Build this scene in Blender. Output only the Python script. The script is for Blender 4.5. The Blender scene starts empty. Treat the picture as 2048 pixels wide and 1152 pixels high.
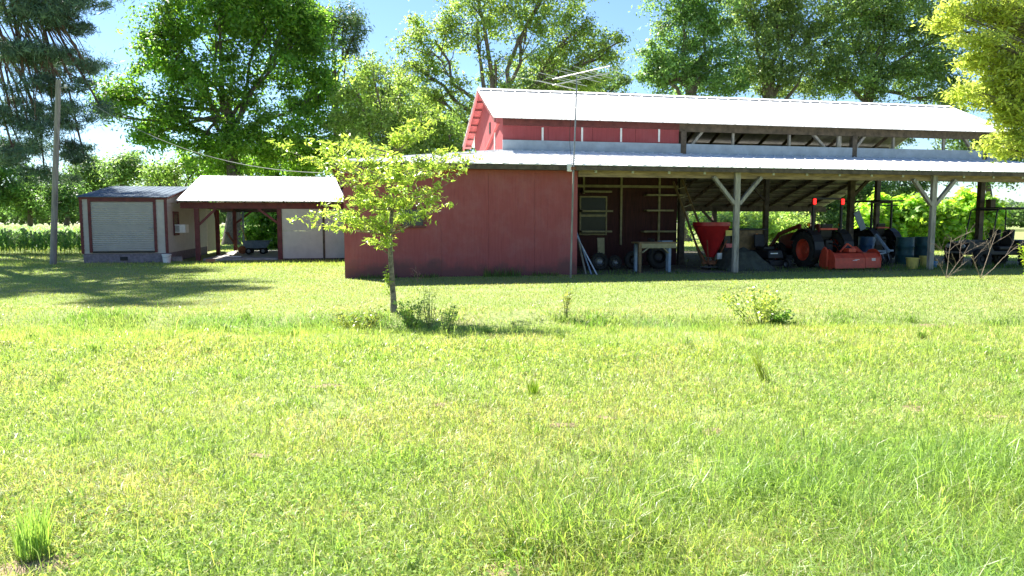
import bpy, math, random
import numpy as np
from mathutils import Vector

# ------------------------------------------------------------------ camera, sky, sun
scene = bpy.context.scene
F, EYE, PCX, PCY = 1480.0, 1.6, 1024.0, 576.0
PITCH = math.atan(134.0 / F)
cam_d = bpy.data.cameras.new('camera')
cam_d.sensor_width = 36.0
cam_d.lens = 36.0 * F / 2048.0
cam_d.clip_start = 0.05
cam_d.clip_end = 2000
cam = bpy.data.objects.new('camera', cam_d)
scene.collection.objects.link(cam)
cam.location = (0, 0, EYE)
cam.rotation_euler = (math.pi / 2 - PITCH, 0, 0)
scene.camera = cam

SUNV = Vector((-0.60, 0.64, 1.0)).normalized()
world = bpy.data.worlds.new('World')
scene.world = world
world.use_nodes = True
wn = world.node_tree
sky = wn.nodes.new('ShaderNodeTexSky')
sky.sky_type = 'NISHITA'
sky.sun_disc = False
sky.sun_elevation = math.asin(SUNV.z)
sky.sun_rotation = math.atan2(SUNV.x, SUNV.y)
sky.air_density = 1.0
sky.dust_density = 0.15
sky.ozone_density = 1.4
bg = wn.nodes['Background']
bg.inputs['Strength'].default_value = 0.060
wmx = wn.nodes.new('ShaderNodeMix'); wmx.data_type = 'RGBA'; wmx.blend_type = 'MULTIPLY'; wmx.inputs[0].default_value = 1.0
wmx.inputs[7].default_value = (0.72, 0.84, 1.0, 1)
wn.links.new(sky.outputs[0], wmx.inputs[6]); wn.links.new(wmx.outputs[2], bg.inputs['Color'])
sun_d = bpy.data.lights.new('sun', 'SUN')
sun_d.energy = 5.0
sun_d.angle = math.radians(0.55)
sun_d.color = (1.0, 0.955, 0.87)
sun = bpy.data.objects.new('sun', sun_d)
scene.collection.objects.link(sun)
sun.rotation_euler = SUNV.to_track_quat('Z', 'Y').to_euler()
sun.location = (-30, 40, 60)
scene.view_settings.view_transform = 'Standard'
scene.view_settings.look = 'None'
scene.view_settings.exposure = 1.88
scene.view_settings.gamma = 1.0
scene.render.engine = 'CYCLES'
cy = scene.cycles
cy.max_bounces = 7
cy.diffuse_bounces = 4
cy.glossy_bounces = 2
cy.transmission_bounces = 5
cy.transparent_max_bounces = 6
cy.use_denoising = True
cy.caustics_reflective = False
cy.caustics_refractive = False

# ------------------------------------------------------------------ pixel <-> world helpers (photo is 2048 x 1152)
def ray(u, v):
    a, b = (u - PCX) / F, (PCY - v) / F
    return a, math.cos(PITCH) + b * math.sin(PITCH), -math.sin(PITCH) + b * math.cos(PITCH)
def P(u, v, Y):
    r = ray(u, v); k = Y / r[1]
    return Vector((r[0] * k, Y, EYE + r[2] * k))
def G(u, v, z=0.0):
    r = ray(u, v); k = (z - EYE) / r[2]
    return Vector((r[0] * k, r[1] * k, z))
YAW = math.radians(12)
CU, SU = math.cos(YAW), math.sin(YAW)
CPO = G(397, 522)     # foot of the carport's front left post

rng = np.random.default_rng(11)
random.seed(5)

def vnoise(x, y, cell, seed):
    r = np.random.default_rng(seed).random((64, 64))
    gx, gy = np.asarray(x) / cell, np.asarray(y) / cell
    ix, iy = np.floor(gx).astype(int), np.floor(gy).astype(int)
    fx, fy = gx - ix, gy - iy
    fx, fy = fx * fx * (3 - 2 * fx), fy * fy * (3 - 2 * fy)
    a, b = r[ix % 64, iy % 64], r[(ix + 1) % 64, iy % 64]
    c, d = r[ix % 64, (iy + 1) % 64], r[(ix + 1) % 64, (iy + 1) % 64]
    return (a * (1 - fx) + b * fx) * (1 - fy) + (c * (1 - fx) + d * fx) * fy

# ------------------------------------------------------------------ materials
def new_mat(name):
    m = bpy.data.materials.new(name); m.use_nodes = True
    return m, m.node_tree, m.node_tree.nodes['Principled BSDF']
def mat(name, col, rough=0.6, metal=0.0, var=0.18, scale=6.0, bump=0.0, col2=None, stretch=(1, 1, 1), spec=0.4, emit=0.0):
    m, nt, bs = new_mat(name)
    tc = nt.nodes.new('ShaderNodeTexCoord'); mp = nt.nodes.new('ShaderNodeMapping')
    mp.inputs['Scale'].default_value = stretch
    nt.links.new(tc.outputs['Object'], mp.inputs['Vector'])
    nz = nt.nodes.new('ShaderNodeTexNoise'); nz.inputs['Scale'].default_value = scale
    nz.inputs['Detail'].default_value = 6; nz.inputs['Roughness'].default_value = 0.65
    nt.links.new(mp.outputs[0], nz.inputs['Vector'])
    cr = nt.nodes.new('ShaderNodeValToRGB')
    c2 = col2 if col2 else tuple(c * (1 - 2 * var) for c in col)
    cr.color_ramp.elements[0].position = 0.3; cr.color_ramp.elements[1].position = 0.68
    cr.color_ramp.elements[0].color = (*c2, 1)
    cr.color_ramp.elements[1].color = (*(col if col2 else tuple(min(1, c * (1 + var)) for c in col)), 1)
    nt.links.new(nz.outputs['Fac'], cr.inputs['Fac'])
    nt.links.new(cr.outputs[0], bs.inputs['Base Color'])
    bs.inputs['Roughness'].default_value = rough; bs.inputs['Metallic'].default_value = metal
    bs.inputs['Specular IOR Level'].default_value = spec
    if bump:
        bp = nt.nodes.new('ShaderNodeBump'); bp.inputs['Strength'].default_value = bump; bp.inputs['Distance'].default_value = 0.01
        nt.links.new(nz.outputs['Fac'], bp.inputs['Height']); nt.links.new(bp.outputs[0], bs.inputs['Normal'])
    if emit:
        bs.inputs['Emission Color'].default_value = (*col, 1); bs.inputs['Emission Strength'].default_value = emit
    return m
def leaf_mat(name, trans=0.45, rough=0.45, spec=0.35, tcol=(1.25, 1.15, 0.45)):
    m, nt, bs = new_mat(name)
    at = nt.nodes.new('ShaderNodeAttribute'); at.attribute_name = 'tint'
    bs.inputs['Roughness'].default_value = rough; bs.inputs['Specular IOR Level'].default_value = spec
    nt.links.new(at.outputs['Color'], bs.inputs['Base Color'])
    tr = nt.nodes.new('ShaderNodeBsdfTranslucent')
    mu = nt.nodes.new('ShaderNodeMix'); mu.data_type = 'RGBA'; mu.blend_type = 'MULTIPLY'; mu.clamp_result = False
    mu.inputs[0].default_value = 1.0
    nt.links.new(at.outputs['Color'], mu.inputs[6]); mu.inputs[7].default_value = (tcol[0] * 1.6, tcol[1] * 1.6, tcol[2] * 1.6, 1)
    nt.links.new(mu.outputs[2], tr.inputs['Color'])
    mx = nt.nodes.new('ShaderNodeMixShader'); mx.inputs[0].default_value = trans
    nt.links.new(bs.outputs[0], mx.inputs[1]); nt.links.new(tr.outputs[0], mx.inputs[2])
    nt.links.new(mx.outputs[0], nt.nodes['Material Output'].inputs['Surface'])
    return m

# painted board siding: streaks along z, mildew of its own shape low on the wall
def siding_mat(name, col, dirt, low=0.85, lowamt=0.75):
    m, nt, bs = new_mat(name)
    N, L = nt.nodes.new, nt.links.new
    tc = N('ShaderNodeTexCoord')
    mp = N('ShaderNodeMapping'); mp.inputs['Scale'].default_value = (9, 9, 0.7); L(tc.outputs['Object'], mp.inputs['Vector'])
    n1 = N('ShaderNodeTexNoise'); n1.inputs['Scale'].default_value = 2.2; n1.inputs['Detail'].default_value = 7; L(mp.outputs[0], n1.inputs['Vector'])
    n2 = N('ShaderNodeTexNoise'); n2.inputs['Scale'].default_value = 1.3; n2.inputs['Detail'].default_value = 8; n2.inputs['Roughness'].default_value = 0.7; L(tc.outputs['Object'], n2.inputs['Vector'])
    cr = N('ShaderNodeValToRGB'); L(n1.outputs['Fac'], cr.inputs['Fac'])
    cr.color_ramp.elements[0].position = 0.25; cr.color_ramp.elements[1].position = 0.75
    cr.color_ramp.elements[0].color = (*[c * 0.84 for c in col], 1); cr.color_ramp.elements[1].color = (*[c * 1.08 for c in col], 1)
    fade = N('ShaderNodeMix'); fade.data_type = 'RGBA'; L(cr.outputs[0], fade.inputs[6]); fade.inputs[7].default_value = (col[0] * 1.15, col[1] * 1.9, col[2] * 1.9, 1)
    fr = N('ShaderNodeMapRange'); fr.inputs['From Min'].default_value = 0.46; fr.inputs['From Max'].default_value = 0.74; fr.inputs['To Max'].default_value = 0.5
    L(n2.outputs['Fac'], fr.inputs['Value']); L(fr.outputs[0], fade.inputs[0])
    sx = N('ShaderNodeSeparateXYZ'); L(tc.outputs['Object'], sx.inputs[0])
    h = N('ShaderNodeMapRange'); h.inputs['From Min'].default_value = 0.0; h.inputs['From Max'].default_value = low
    h.inputs['To Min'].default_value = 0.36; h.inputs['To Max'].default_value = -0.25; L(sx.outputs['Z'], h.inputs['Value'])
    ad = N('ShaderNodeMath'); ad.operation = 'ADD'; L(n2.outputs['Fac'], ad.inputs[0]); L(h.outputs[0], ad.inputs[1])
    st = N('ShaderNodeMapRange'); st.inputs['From Min'].default_value = 0.50; st.inputs['From Max'].default_value = 0.72; st.inputs['To Max'].default_value = lowamt
    L(ad.outputs[0], st.inputs['Value'])
    mx = N('ShaderNodeMix'); mx.data_type = 'RGBA'; L(st.outputs[0], mx.inputs[0]); L(fade.outputs[2], mx.inputs[6]); mx.inputs[7].default_value = (*dirt, 1)
    L(mx.outputs[2], bs.inputs['Base Color'])
    bs.inputs['Roughness'].default_value = 0.75; bs.inputs['Specular IOR Level'].default_value = 0.25
    bp = N('ShaderNodeBump'); bp.inputs['Strength'].default_value = 0.25; bp.inputs['Distance'].default_value = 0.01
    L(n1.outputs['Fac'], bp.inputs['Height']); L(bp.outputs[0], bs.inputs['Normal'])
    return m

M = {}
M['red'] = siding_mat('red_paint', (0.32, 0.080, 0.080), (0.11, 0.055, 0.052))
M['redlite'] = siding_mat('red_paint_upper', (0.29, 0.060, 0.065), (0.20, 0.03, 0.03), low=0.1, lowamt=0.3)
M['redtrim'] = mat('red_trim', (0.14, 0.036, 0.034), 0.7, var=0.2, scale=5, bump=0.2)
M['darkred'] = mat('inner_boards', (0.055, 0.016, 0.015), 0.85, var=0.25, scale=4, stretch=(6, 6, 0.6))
M['wood'] = mat('weathered_wood', (0.34, 0.31, 0.26), 0.85, var=0.28, scale=5, bump=0.3, stretch=(3, 3, 0.5))
M['beam'] = mat('brown_beam', (0.30, 0.22, 0.13), 0.85, var=0.3, scale=4, bump=0.3, stretch=(0.5, 3, 3))
M['lining'] = mat('shade_toned_underside', (0.13, 0.125, 0.11), 0.8, var=0.25, scale=3)  # shade under the roofs put into the colour of the added sheets
M['lining2'] = mat('pale_shade_underside', (0.26, 0.255, 0.22), 0.7, var=0.2, scale=3)  # lighter shade tone painted under the rear roof so the purlins stand out
M['darkwood'] = mat('dark_wood', (0.11, 0.085, 0.06), 0.85, var=0.3, scale=5, stretch=(1, 1, 1))
M['newwood'] = mat('pale_lumber', (0.30, 0.26, 0.15), 0.8, var=0.2, scale=6, bump=0.15)
M['roof'] = mat('white_metal_roof', (0.80, 0.80, 0.80), 0.55, 0.0, var=0.06, scale=1.5, col2=(0.72, 0.71, 0.69), stretch=(1, 0.25, 1), spec=0.3)
def roof_mat():
    m, nt, bs = new_mat('white_metal_roof'); N, L = nt.nodes.new, nt.links.new
    tc = N('ShaderNodeTexCoord'); mp = N('ShaderNodeMapping'); mp.inputs['Scale'].default_value = (5, 0.45, 0.45); L(tc.outputs['Object'], mp.inputs['Vector'])
    n1 = N('ShaderNodeTexNoise'); n1.inputs['Scale'].default_value = 1.6; n1.inputs['Detail'].default_value = 8; n1.inputs['Roughness'].default_value = 0.7; L(mp.outputs[0], n1.inputs['Vector'])
    cr = N('ShaderNodeValToRGB'); L(n1.outputs['Fac'], cr.inputs['Fac'])
    e = cr.color_ramp.elements; e[0].position = 0.28; e[0].color = (0.40, 0.36, 0.31, 1); e[1].position = 0.52; e[1].color = (0.74, 0.74, 0.73, 1)
    L(cr.outputs[0], bs.inputs['Base Color']); bs.inputs['Roughness'].default_value = 0.55; bs.inputs['Specular IOR Level'].default_value = 0.3
    return m
M['roof'] = roof_mat()
M['roofgrey'] = mat('blue_grey_metal_roof', (0.11, 0.145, 0.185), 0.85, 0.0, var=0.12, scale=2, spec=0.08)
M['tin'] = mat('galvanised_tin', (0.50, 0.52, 0.54), 0.5, 0.5, var=0.15, scale=4)
M['flash'] = mat('blue_grey_flashing', (0.34, 0.39, 0.44), 0.5, 0.0, var=0.12, scale=2.5)
M['concrete'] = mat('concrete', (0.36, 0.34, 0.31), 0.9, var=0.2, scale=8, bump=0.3)
M['foundation'] = mat('painted_block', (0.22, 0.19, 0.21), 0.9, var=0.2, scale=9, bump=0.3)
M['vinyl'] = mat('cream_vinyl', (0.48, 0.44, 0.375), 0.55, var=0.07, scale=3)
M['rolldoor'] = mat('grey_roll_door', (0.43, 0.41, 0.365), 0.5, var=0.07, scale=3)
M['panelwhite'] = mat('white_panel', (0.53, 0.515, 0.46), 0.6, var=0.07, scale=2.5)
M['white'] = mat('white_paint', (0.78, 0.78, 0.75), 0.6, var=0.08)
M['glass'] = mat('dark_glass', (0.025, 0.035, 0.04), 0.12, var=0.1, spec=0.35)
M['glassdark'] = mat('dim_glass', (0.012, 0.018, 0.014), 0.25, var=0.1, spec=0.15)
M['black'] = mat('black_plastic', (0.014, 0.014, 0.015), 0.55, var=0.2)
M['rubber'] = mat('tyre_rubber', (0.022, 0.022, 0.021), 0.85, var=0.35, scale=8)
M['orange'] = mat('orange_red_paint', (0.52, 0.062, 0.030), 0.5, var=0.14, scale=5)
M['hoodred'] = mat('dull_red_hood', (0.20, 0.020, 0.014), 0.5, var=0.15, scale=5)
M['spreadred'] = mat('red_hopper', (0.33, 0.014, 0.018), 0.4, var=0.14, scale=4)
M['pink'] = mat('faded_red', (0.55, 0.13, 0.13), 0.6, var=0.15)
M['steel'] = mat('grey_steel', (0.24, 0.25, 0.26), 0.45, 0.6, var=0.2)
M['bluesteel'] = mat('blue_grey_paint', (0.20, 0.27, 0.36), 0.45, var=0.15)
M['rust'] = mat('rust', (0.22, 0.085, 0.04), 0.85, var=0.35, scale=10, bump=0.2)
M['redlamp'] = mat('red_lens', (0.85, 0.012, 0.010), 0.25, var=0.05, emit=0.9)
M['amber'] = mat('amber_lens', (0.80, 0.27, 0.01), 0.3, var=0.05)
M['yellow'] = mat('faded_yellow', (0.52, 0.42, 0.10), 0.6, var=0.15)
M['teal'] = mat('teal_plastic', (0.020, 0.085, 0.095), 0.5, var=0.25, scale=5)
M['blue'] = mat('blue_plastic', (0.025, 0.085, 0.19), 0.45, var=0.2)
M['brightblue'] = mat('bright_blue_plastic', (0.04, 0.24, 0.52), 0.4, var=0.1)
M['tarp'] = mat('olive_tarp', (0.045, 0.052, 0.040), 0.8, var=0.3, scale=5, bump=0.4)
M['brown'] = mat('brown_plywood', (0.20, 0.135, 0.07), 0.8, var=0.25, scale=5)
M['cable'] = mat('cable', (0.25, 0.25, 0.24), 0.6, var=0.1)
M['alu'] = mat('aluminium', (0.58, 0.58, 0.57), 0.5, 0.2, var=0.08)
M['pole'] = mat('grey_pole_wood', (0.26, 0.24, 0.21), 0.9, var=0.25, scale=4, bump=0.4, stretch=(4, 4, 0.3))
M['bark'] = mat('grey_bark', (0.15, 0.125, 0.10), 0.95, var=0.35, scale=9, bump=0.8, stretch=(2, 2, 0.5))
M['pinebark'] = mat('pine_bark', (0.13, 0.085, 0.06), 0.95, var=0.35, scale=7, bump=0.8, stretch=(2, 2, 0.5))
M['youngbark'] = mat('mottled_bark', (0.24, 0.20, 0.15), 0.9, var=0.4, scale=16, bump=0.5)
M['greenstem'] = mat('green_stem', (0.20, 0.22, 0.08), 0.8, var=0.2, scale=12)
M['deadwood'] = mat('dead_wood', (0.26, 0.20, 0.155), 0.9, var=0.25, scale=12)
M['deadpink'] = mat('dead_twigs', (0.40, 0.22, 0.16), 0.9, var=0.25, scale=12)
M['brick'] = mat('brick', (0.42, 0.20, 0.12), 0.9, var=0.2, scale=12)
M['leaf'] = leaf_mat('leaves', trans=0.52, tcol=(1.3, 1.3, 0.75))
M['needle'] = leaf_mat('needles', trans=0.2, rough=0.5, spec=0.3, tcol=(1.1, 1.1, 0.6))
M['youngleaf'] = leaf_mat('young_leaves', trans=0.5, rough=0.35, spec=0.5, tcol=(1.2, 1.25, 0.8))
M['grass'] = leaf_mat('grass_blades', trans=0.5, rough=0.40, spec=0.5, tcol=(1.03, 1.07, 0.60))
M['clover'] = leaf_mat('clover_leaves', trans=0.5, rough=0.8, spec=0.1, tcol=(1.0, 1.05, 0.62))
M['corn'] = leaf_mat('corn_leaves', trans=0.5, rough=0.6, spec=0.2, tcol=(1.2, 1.25, 0.7))

# ------------------------------------------------------------------ mesh builder
class MB:
    def __init__(s): s.v, s.f, s.sm = [], [], []
    def add(s, vs, fs, smooth=False):
        o = len(s.v); s.v += [tuple(x) for x in vs]
        for f in fs: s.f.append(tuple(i + o for i in f)); s.sm.append(smooth)
        return s
    def hexa(s, c):      # 8 corners: bottom 0-3 ccw, top 4-7
        return s.add(c, [(3, 2, 1, 0), (4, 5, 6, 7), (0, 1, 5, 4), (1, 2, 6, 5), (2, 3, 7, 6), (3, 0, 4, 7)])
    def box(s, x0, x1, y0, y1, z0, z1):
        return s.hexa([(x0, y0, z0), (x1, y0, z0), (x1, y1, z0), (x0, y1, z0), (x0, y0, z1), (x1, y0, z1), (x1, y1, z1), (x0, y1, z1)])
    def bar(s, p, q, w, h, up=(0, 0, 1)):
        p, q = Vector(p), Vector(q); d = (q - p).normalized(); up = Vector(up)
        if abs(d.dot(up)) > 0.98: up = Vector((0, 1, 0))
        a = d.cross(up).normalized(); b = a.cross(d).normalized()
        c = []
        for e in (p, q):
            c += [e - a * w / 2 - b * h / 2, e + a * w / 2 - b * h / 2, e + a * w / 2 + b * h / 2, e - a * w / 2 + b * h / 2]
        return s.add(c, [(0, 1, 2, 3), (7, 6, 5, 4), (0, 4, 5, 1), (1, 5, 6, 2), (2, 6, 7, 3), (3, 7, 4, 0)])
    def tube(s, pts, rad, n=8, caps=True):
        pts = [Vector(p) for p in pts]
        if not hasattr(rad, '__len__'): rad = [rad] * len(pts)
        vs, fs = [], []
        ref = None
        for i, p in enumerate(pts):
            d = (pts[min(i + 1, len(pts) - 1)] - pts[max(i - 1, 0)])
            d = d.normalized() if d.length > 1e-9 else Vector((0, 0, 1))
            if ref is None: ref = Vector((1, 0, 0)) if abs(d.x) < 0.8 else Vector((0, 1, 0))
            a = (ref - d * ref.dot(d)).normalized(); b = d.cross(a); ref = a
            for k in range(n):
                t = 2 * math.pi * k / n
                vs.append(p + (a * math.cos(t) + b * math.sin(t)) * rad[i])
        for i in range(len(pts) - 1):
            for k in range(n):
                fs.append((i * n + k, i * n + (k + 1) % n, (i + 1) * n + (k + 1) % n, (i + 1) * n + k))
        if caps:
            fs.append(tuple(range(n - 1, -1, -1))); fs.append(tuple(range((len(pts) - 1) * n, len(pts) * n)))
        return s.add(vs, fs, True)
    def lathe(s, prof, n=24, c=(0, 0, 0), axis='z', close=False):
        vs, fs = [], []
        for (r, h) in prof:
            for k in range(n):
                t = 2 * math.pi * k / n
                x, y, z = r * math.cos(t), r * math.sin(t), h
                if axis == 'x': x, y, z = h, r * math.cos(t), r * math.sin(t)
                if axis == 'y': x, y, z = r * math.sin(t), h, r * math.cos(t)
                vs.append((x + c[0], y + c[1], z + c[2]))
        m = len(prof)
        for i in range(m if close else m - 1):
            j = (i + 1) % m
            for k in range(n):
                fs.append((i * n + k, i * n + (k + 1) % n, j * n + (k + 1) % n, j * n + k))
        if not close:
            if prof[0][0] > 1e-4: fs.append(tuple(range(n - 1, -1, -1)))
            if prof[-1][0] > 1e-4: fs.append(tuple(range((m - 1) * n, m * n)))
        return s.add(vs, fs, True)
    def prism(s, poly, x0, x1, axis='x'):   # poly in the other two axes
        n = len(poly)
        def mk(h, a, b): return (h, a, b) if axis == 'x' else (a, h, b)
        vs = [mk(x0, a, b) for a, b in poly] + [mk(x1, a, b) for a, b in poly]
        fs = [tuple(range(n - 1, -1, -1)), tuple(range(n, 2 * n))] + [(i, (i + 1) % n, n + (i + 1) % n, n + i) for i in range(n)]
        return s.add(vs, fs)
    def build(s, name, m, parent=None, bevel=0.0):
        me = bpy.data.meshes.new(name)
        me.from_pydata(s.v, [], s.f)
        me.polygons.foreach_set('use_smooth', s.sm)
        me.validate(); me.update()
        if any(s.sm): me.set_sharp_from_angle(angle=math.radians(40))
        o = bpy.data.objects.new(name, me); scene.collection.objects.link(o)
        me.materials.append(M[m] if isinstance(m, str) else m)
        if parent: o.parent = parent
        if bevel:
            b = o.modifiers.new('bevel', 'BEVEL'); b.width = bevel; b.segments = 2; b.limit_method = 'ANGLE'
        return o
def tag(o, label, cat, group=None):
    o['label'] = label; o['category'] = cat
    if group: o['group'] = group
    return o
def thing(name, label, cat, loc=(0, 0, 0), rz=0.0, group=None):
    o = bpy.data.objects.new(name, None); scene.collection.objects.link(o)
    o.empty_display_size = 0.2
    o.location = loc; o.rotation_euler = (0, 0, rz)
    return tag(o, label, cat, group)
def structure(o): o['kind'] = 'structure'; return o
def stuff(o): o['kind'] = 'stuff'; return o

def np_mesh(name, verts, tris, quads, m, tint=None, parent=None):
    me = bpy.data.meshes.new(name)
    nv, nt_, nq = len(verts), len(tris), len(quads)
    me.vertices.add(nv); me.vertices.foreach_set('co', np.ascontiguousarray(verts, dtype=np.float32).ravel())
    li = np.concatenate([np.asarray(tris, dtype=np.int32).ravel(), np.asarray(quads, dtype=np.int32).ravel()])
    me.loops.add(len(li)); me.loops.foreach_set('vertex_index', li)
    me.polygons.add(nt_ + nq)
    ls = np.concatenate([np.arange(nt_) * 3, nt_ * 3 + np.arange(nq) * 4]).astype(np.int32)
    me.polygons.foreach_set('loop_start', ls)
    me.update(calc_edges=True)
    if tint is not None:
        at = me.color_attributes.new('tint', 'FLOAT_COLOR', 'POINT')
        c = np.ones((nv, 4), dtype=np.float32); c[:, :3] = tint
        at.data.foreach_set('color', c.ravel())
    o = bpy.data.objects.new(name, me); scene.collection.objects.link(o)
    me.materials.append(M[m])
    if parent: o.parent = parent
    return o

# ------------------------------------------------------------------ ground
def ground_h(x, y):
    x = np.asarray(x, dtype=float); y = np.asarray(y, dtype=float)
    yc = 11.7 + 0.15 * np.sin(x * 0.35) + 0.5 * (vnoise(x + 60, x * 0 + 60, 1.6, 5) - 0.5)
    h = (-0.16 * np.exp(-((y - yc) / 0.75) ** 2) + 0.05 * np.exp(-((y - yc - 1.0) / 0.5) ** 2)) * (0.35 + 0.9 * vnoise(x + 60, x * 0 + 30, 2.2, 6))
    near = np.clip((17 - y) / 6, 0, 1)
    h = h + near * (0.05 * (vnoise(x + 50, y + 50, 1.7, 3) - 0.5) + 0.04 * (vnoise(x + 50, y + 50, 0.6, 4) - 0.5))
    h = h - 0.06 * np.clip((9 - y) / 9, 0, 1)
    return h
BARE = [(1822, 812, 0.10), (1608, 916, 0.14), (1028, 1128, 0.13), (60, 1118, 0.16), (1210, 838, 0.07), (1128, 852, 0.09), (1845, 642, 0.35), (1425, 862, 0.10), (520, 905, 0.07), (1990, 830, 0.10), (1300, 1012, 0.07), (880, 806, 0.08), (650, 770, 0.12), (1660, 850, 0.08)]
def make_ground():
    xs = np.concatenate([[-400, -200, -120, -80, -55], np.arange(-40, -14, 1.0), np.arange(-14, 14.01, 0.22), np.arange(15, 45, 1.0), [55, 80, 120, 200, 400]])
    ys = np.concatenate([[-60, -20, -6], np.arange(0, 19, 0.2), np.arange(19, 70, 1.5), [80, 110, 160, 260, 420]])
    X, Y = np.meshgrid(xs, ys)
    Z = ground_h(X, Y); Z[(Y < 0)] = ground_h(X, np.zeros_like(Y))[Y < 0]
    V_ = np.stack([X, Y, Z], -1).reshape(-1, 3)
    nx, ny = len(xs), len(ys)
    i = np.arange((ny - 1) * (nx - 1)); r, c = i // (nx - 1), i % (nx - 1)
    q = np.stack([r * nx + c, r * nx + c + 1, (r + 1) * nx + c + 1, (r + 1) * nx + c], -1)
    m, nt, bs = new_mat('lawn_soil')
    N, L = nt.nodes.new, nt.links.new
    tc = N('ShaderNodeTexCoord')
    a = N('ShaderNodeTexNoise'); a.inputs['Scale'].default_value = 0.55; a.inputs['Detail'].default_value = 9; a.inputs['Roughness'].default_value = 0.7; L(tc.outputs['Object'], a.inputs['Vector'])
    b = N('ShaderNodeTexNoise'); b.inputs['Scale'].default_value = 14; b.inputs['Detail'].default_value = 7; b.inputs['Roughness'].default_value = 0.75; L(tc.outputs['Object'], b.inputs['Vector'])
    c1 = N('ShaderNodeValToRGB'); L(b.outputs['Fac'], c1.inputs['Fac'])
    c1.color_ramp.elements[0].position = 0.33; c1.color_ramp.elements[0].color = (0.13, 0.15, 0.06, 1)
    c1.color_ramp.elements[1].position = 0.66; c1.color_ramp.elements[1].color = (0.30, 0.36, 0.13, 1)
    mx = N('ShaderNodeMix'); mx.data_type = 'RGBA'; L(c1.outputs[0], mx.inputs[6]); mx.inputs[7].default_value = (0.26, 0.21, 0.11, 1)
    fr = N('ShaderNodeMapRange'); fr.inputs['From Min'].default_value = 0.54; fr.inputs['From Max'].default_value = 0.75; fr.inputs['To Max'].default_value = 0.7
    L(a.outputs['Fac'], fr.inputs['Value']); L(fr.outputs[0], mx.inputs[0])
    L(mx.outputs[2], bs.inputs['Base Color']); bs.inputs['Roughness'].default_value = 0.95; bs.inputs['Specular IOR Level'].default_value = 0.1
    bp = N('ShaderNodeBump'); bp.inputs['Strength'].default_value = 0.6; bp.inputs['Distance'].default_value = 0.03; L(b.outputs['Fac'], bp.inputs['Height']); L(bp.outputs[0], bs.inputs['Normal'])
    M['ground'] = m
    structure(np_mesh('lawn_ground', V_, np.zeros((0, 3)), q, 'ground'))
make_ground()

# ------------------------------------------------------------------ the barn (local axes: s along the front, t into depth, z up)
BO = G(690, 557)
def barn_w(s, t, z=0.0): return Vector((BO.x + CU * s - SU * t, BO.y + SU * s + CU * t, z))
def to_barn(x, y): return (x - BO.x) * CU + (y - BO.y) * SU, -(x - BO.x) * SU + (y - BO.y) * CU

def px_barn(u, v, t):
    """s and z on the barn plane t = const that pixel u, v looks at"""
    r = ray(u, v)
    ox, oy = BO.x - SU * t, BO.y + CU * t
    det = -r[0] * SU + CU * r[1]
    k = (-ox * SU + CU * oy) / det
    s = (r[0] * oy - r[1] * ox) / det
    return s, EYE + r[2] * k

def ribbed_sheet(mb, A, B, C, D, rib=0.46, th=0.02, rh=0.022, rw=0.035):
    """metal sheet on the quad A-B (low edge) to D-C (high edge) with raised ribs running up the slope"""
    A, B, C, D = map(Vector, (A, B, C, D))
    nrm = (B - A).cross(D - A).normalized()
    dn = nrm * th
    mb.hexa([A - dn, B - dn, C - dn, D - dn, A, B, C, D])
    n = max(2, int((B - A).length / rib))
    for i in range(n + 1):
        f = (i + 0.02) / (n + 0.04)
        p, q = A + (B - A) * f, D + (C - D) * f
        if (q - p).length < 0.15: continue
        e = (B - A).normalized() * rw
        u = nrm * rh
        mb.add([p - e, p + e, q + e, q - e, p - e * 0.4 + u, p + e * 0.4 + u, q + e * 0.4 + u, q - e * 0.4 + u],
               [(4, 5, 6, 7), (0, 1, 5, 4), (1, 2, 6, 5), (2, 3, 7, 6), (3, 0, 4, 7)])

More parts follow.
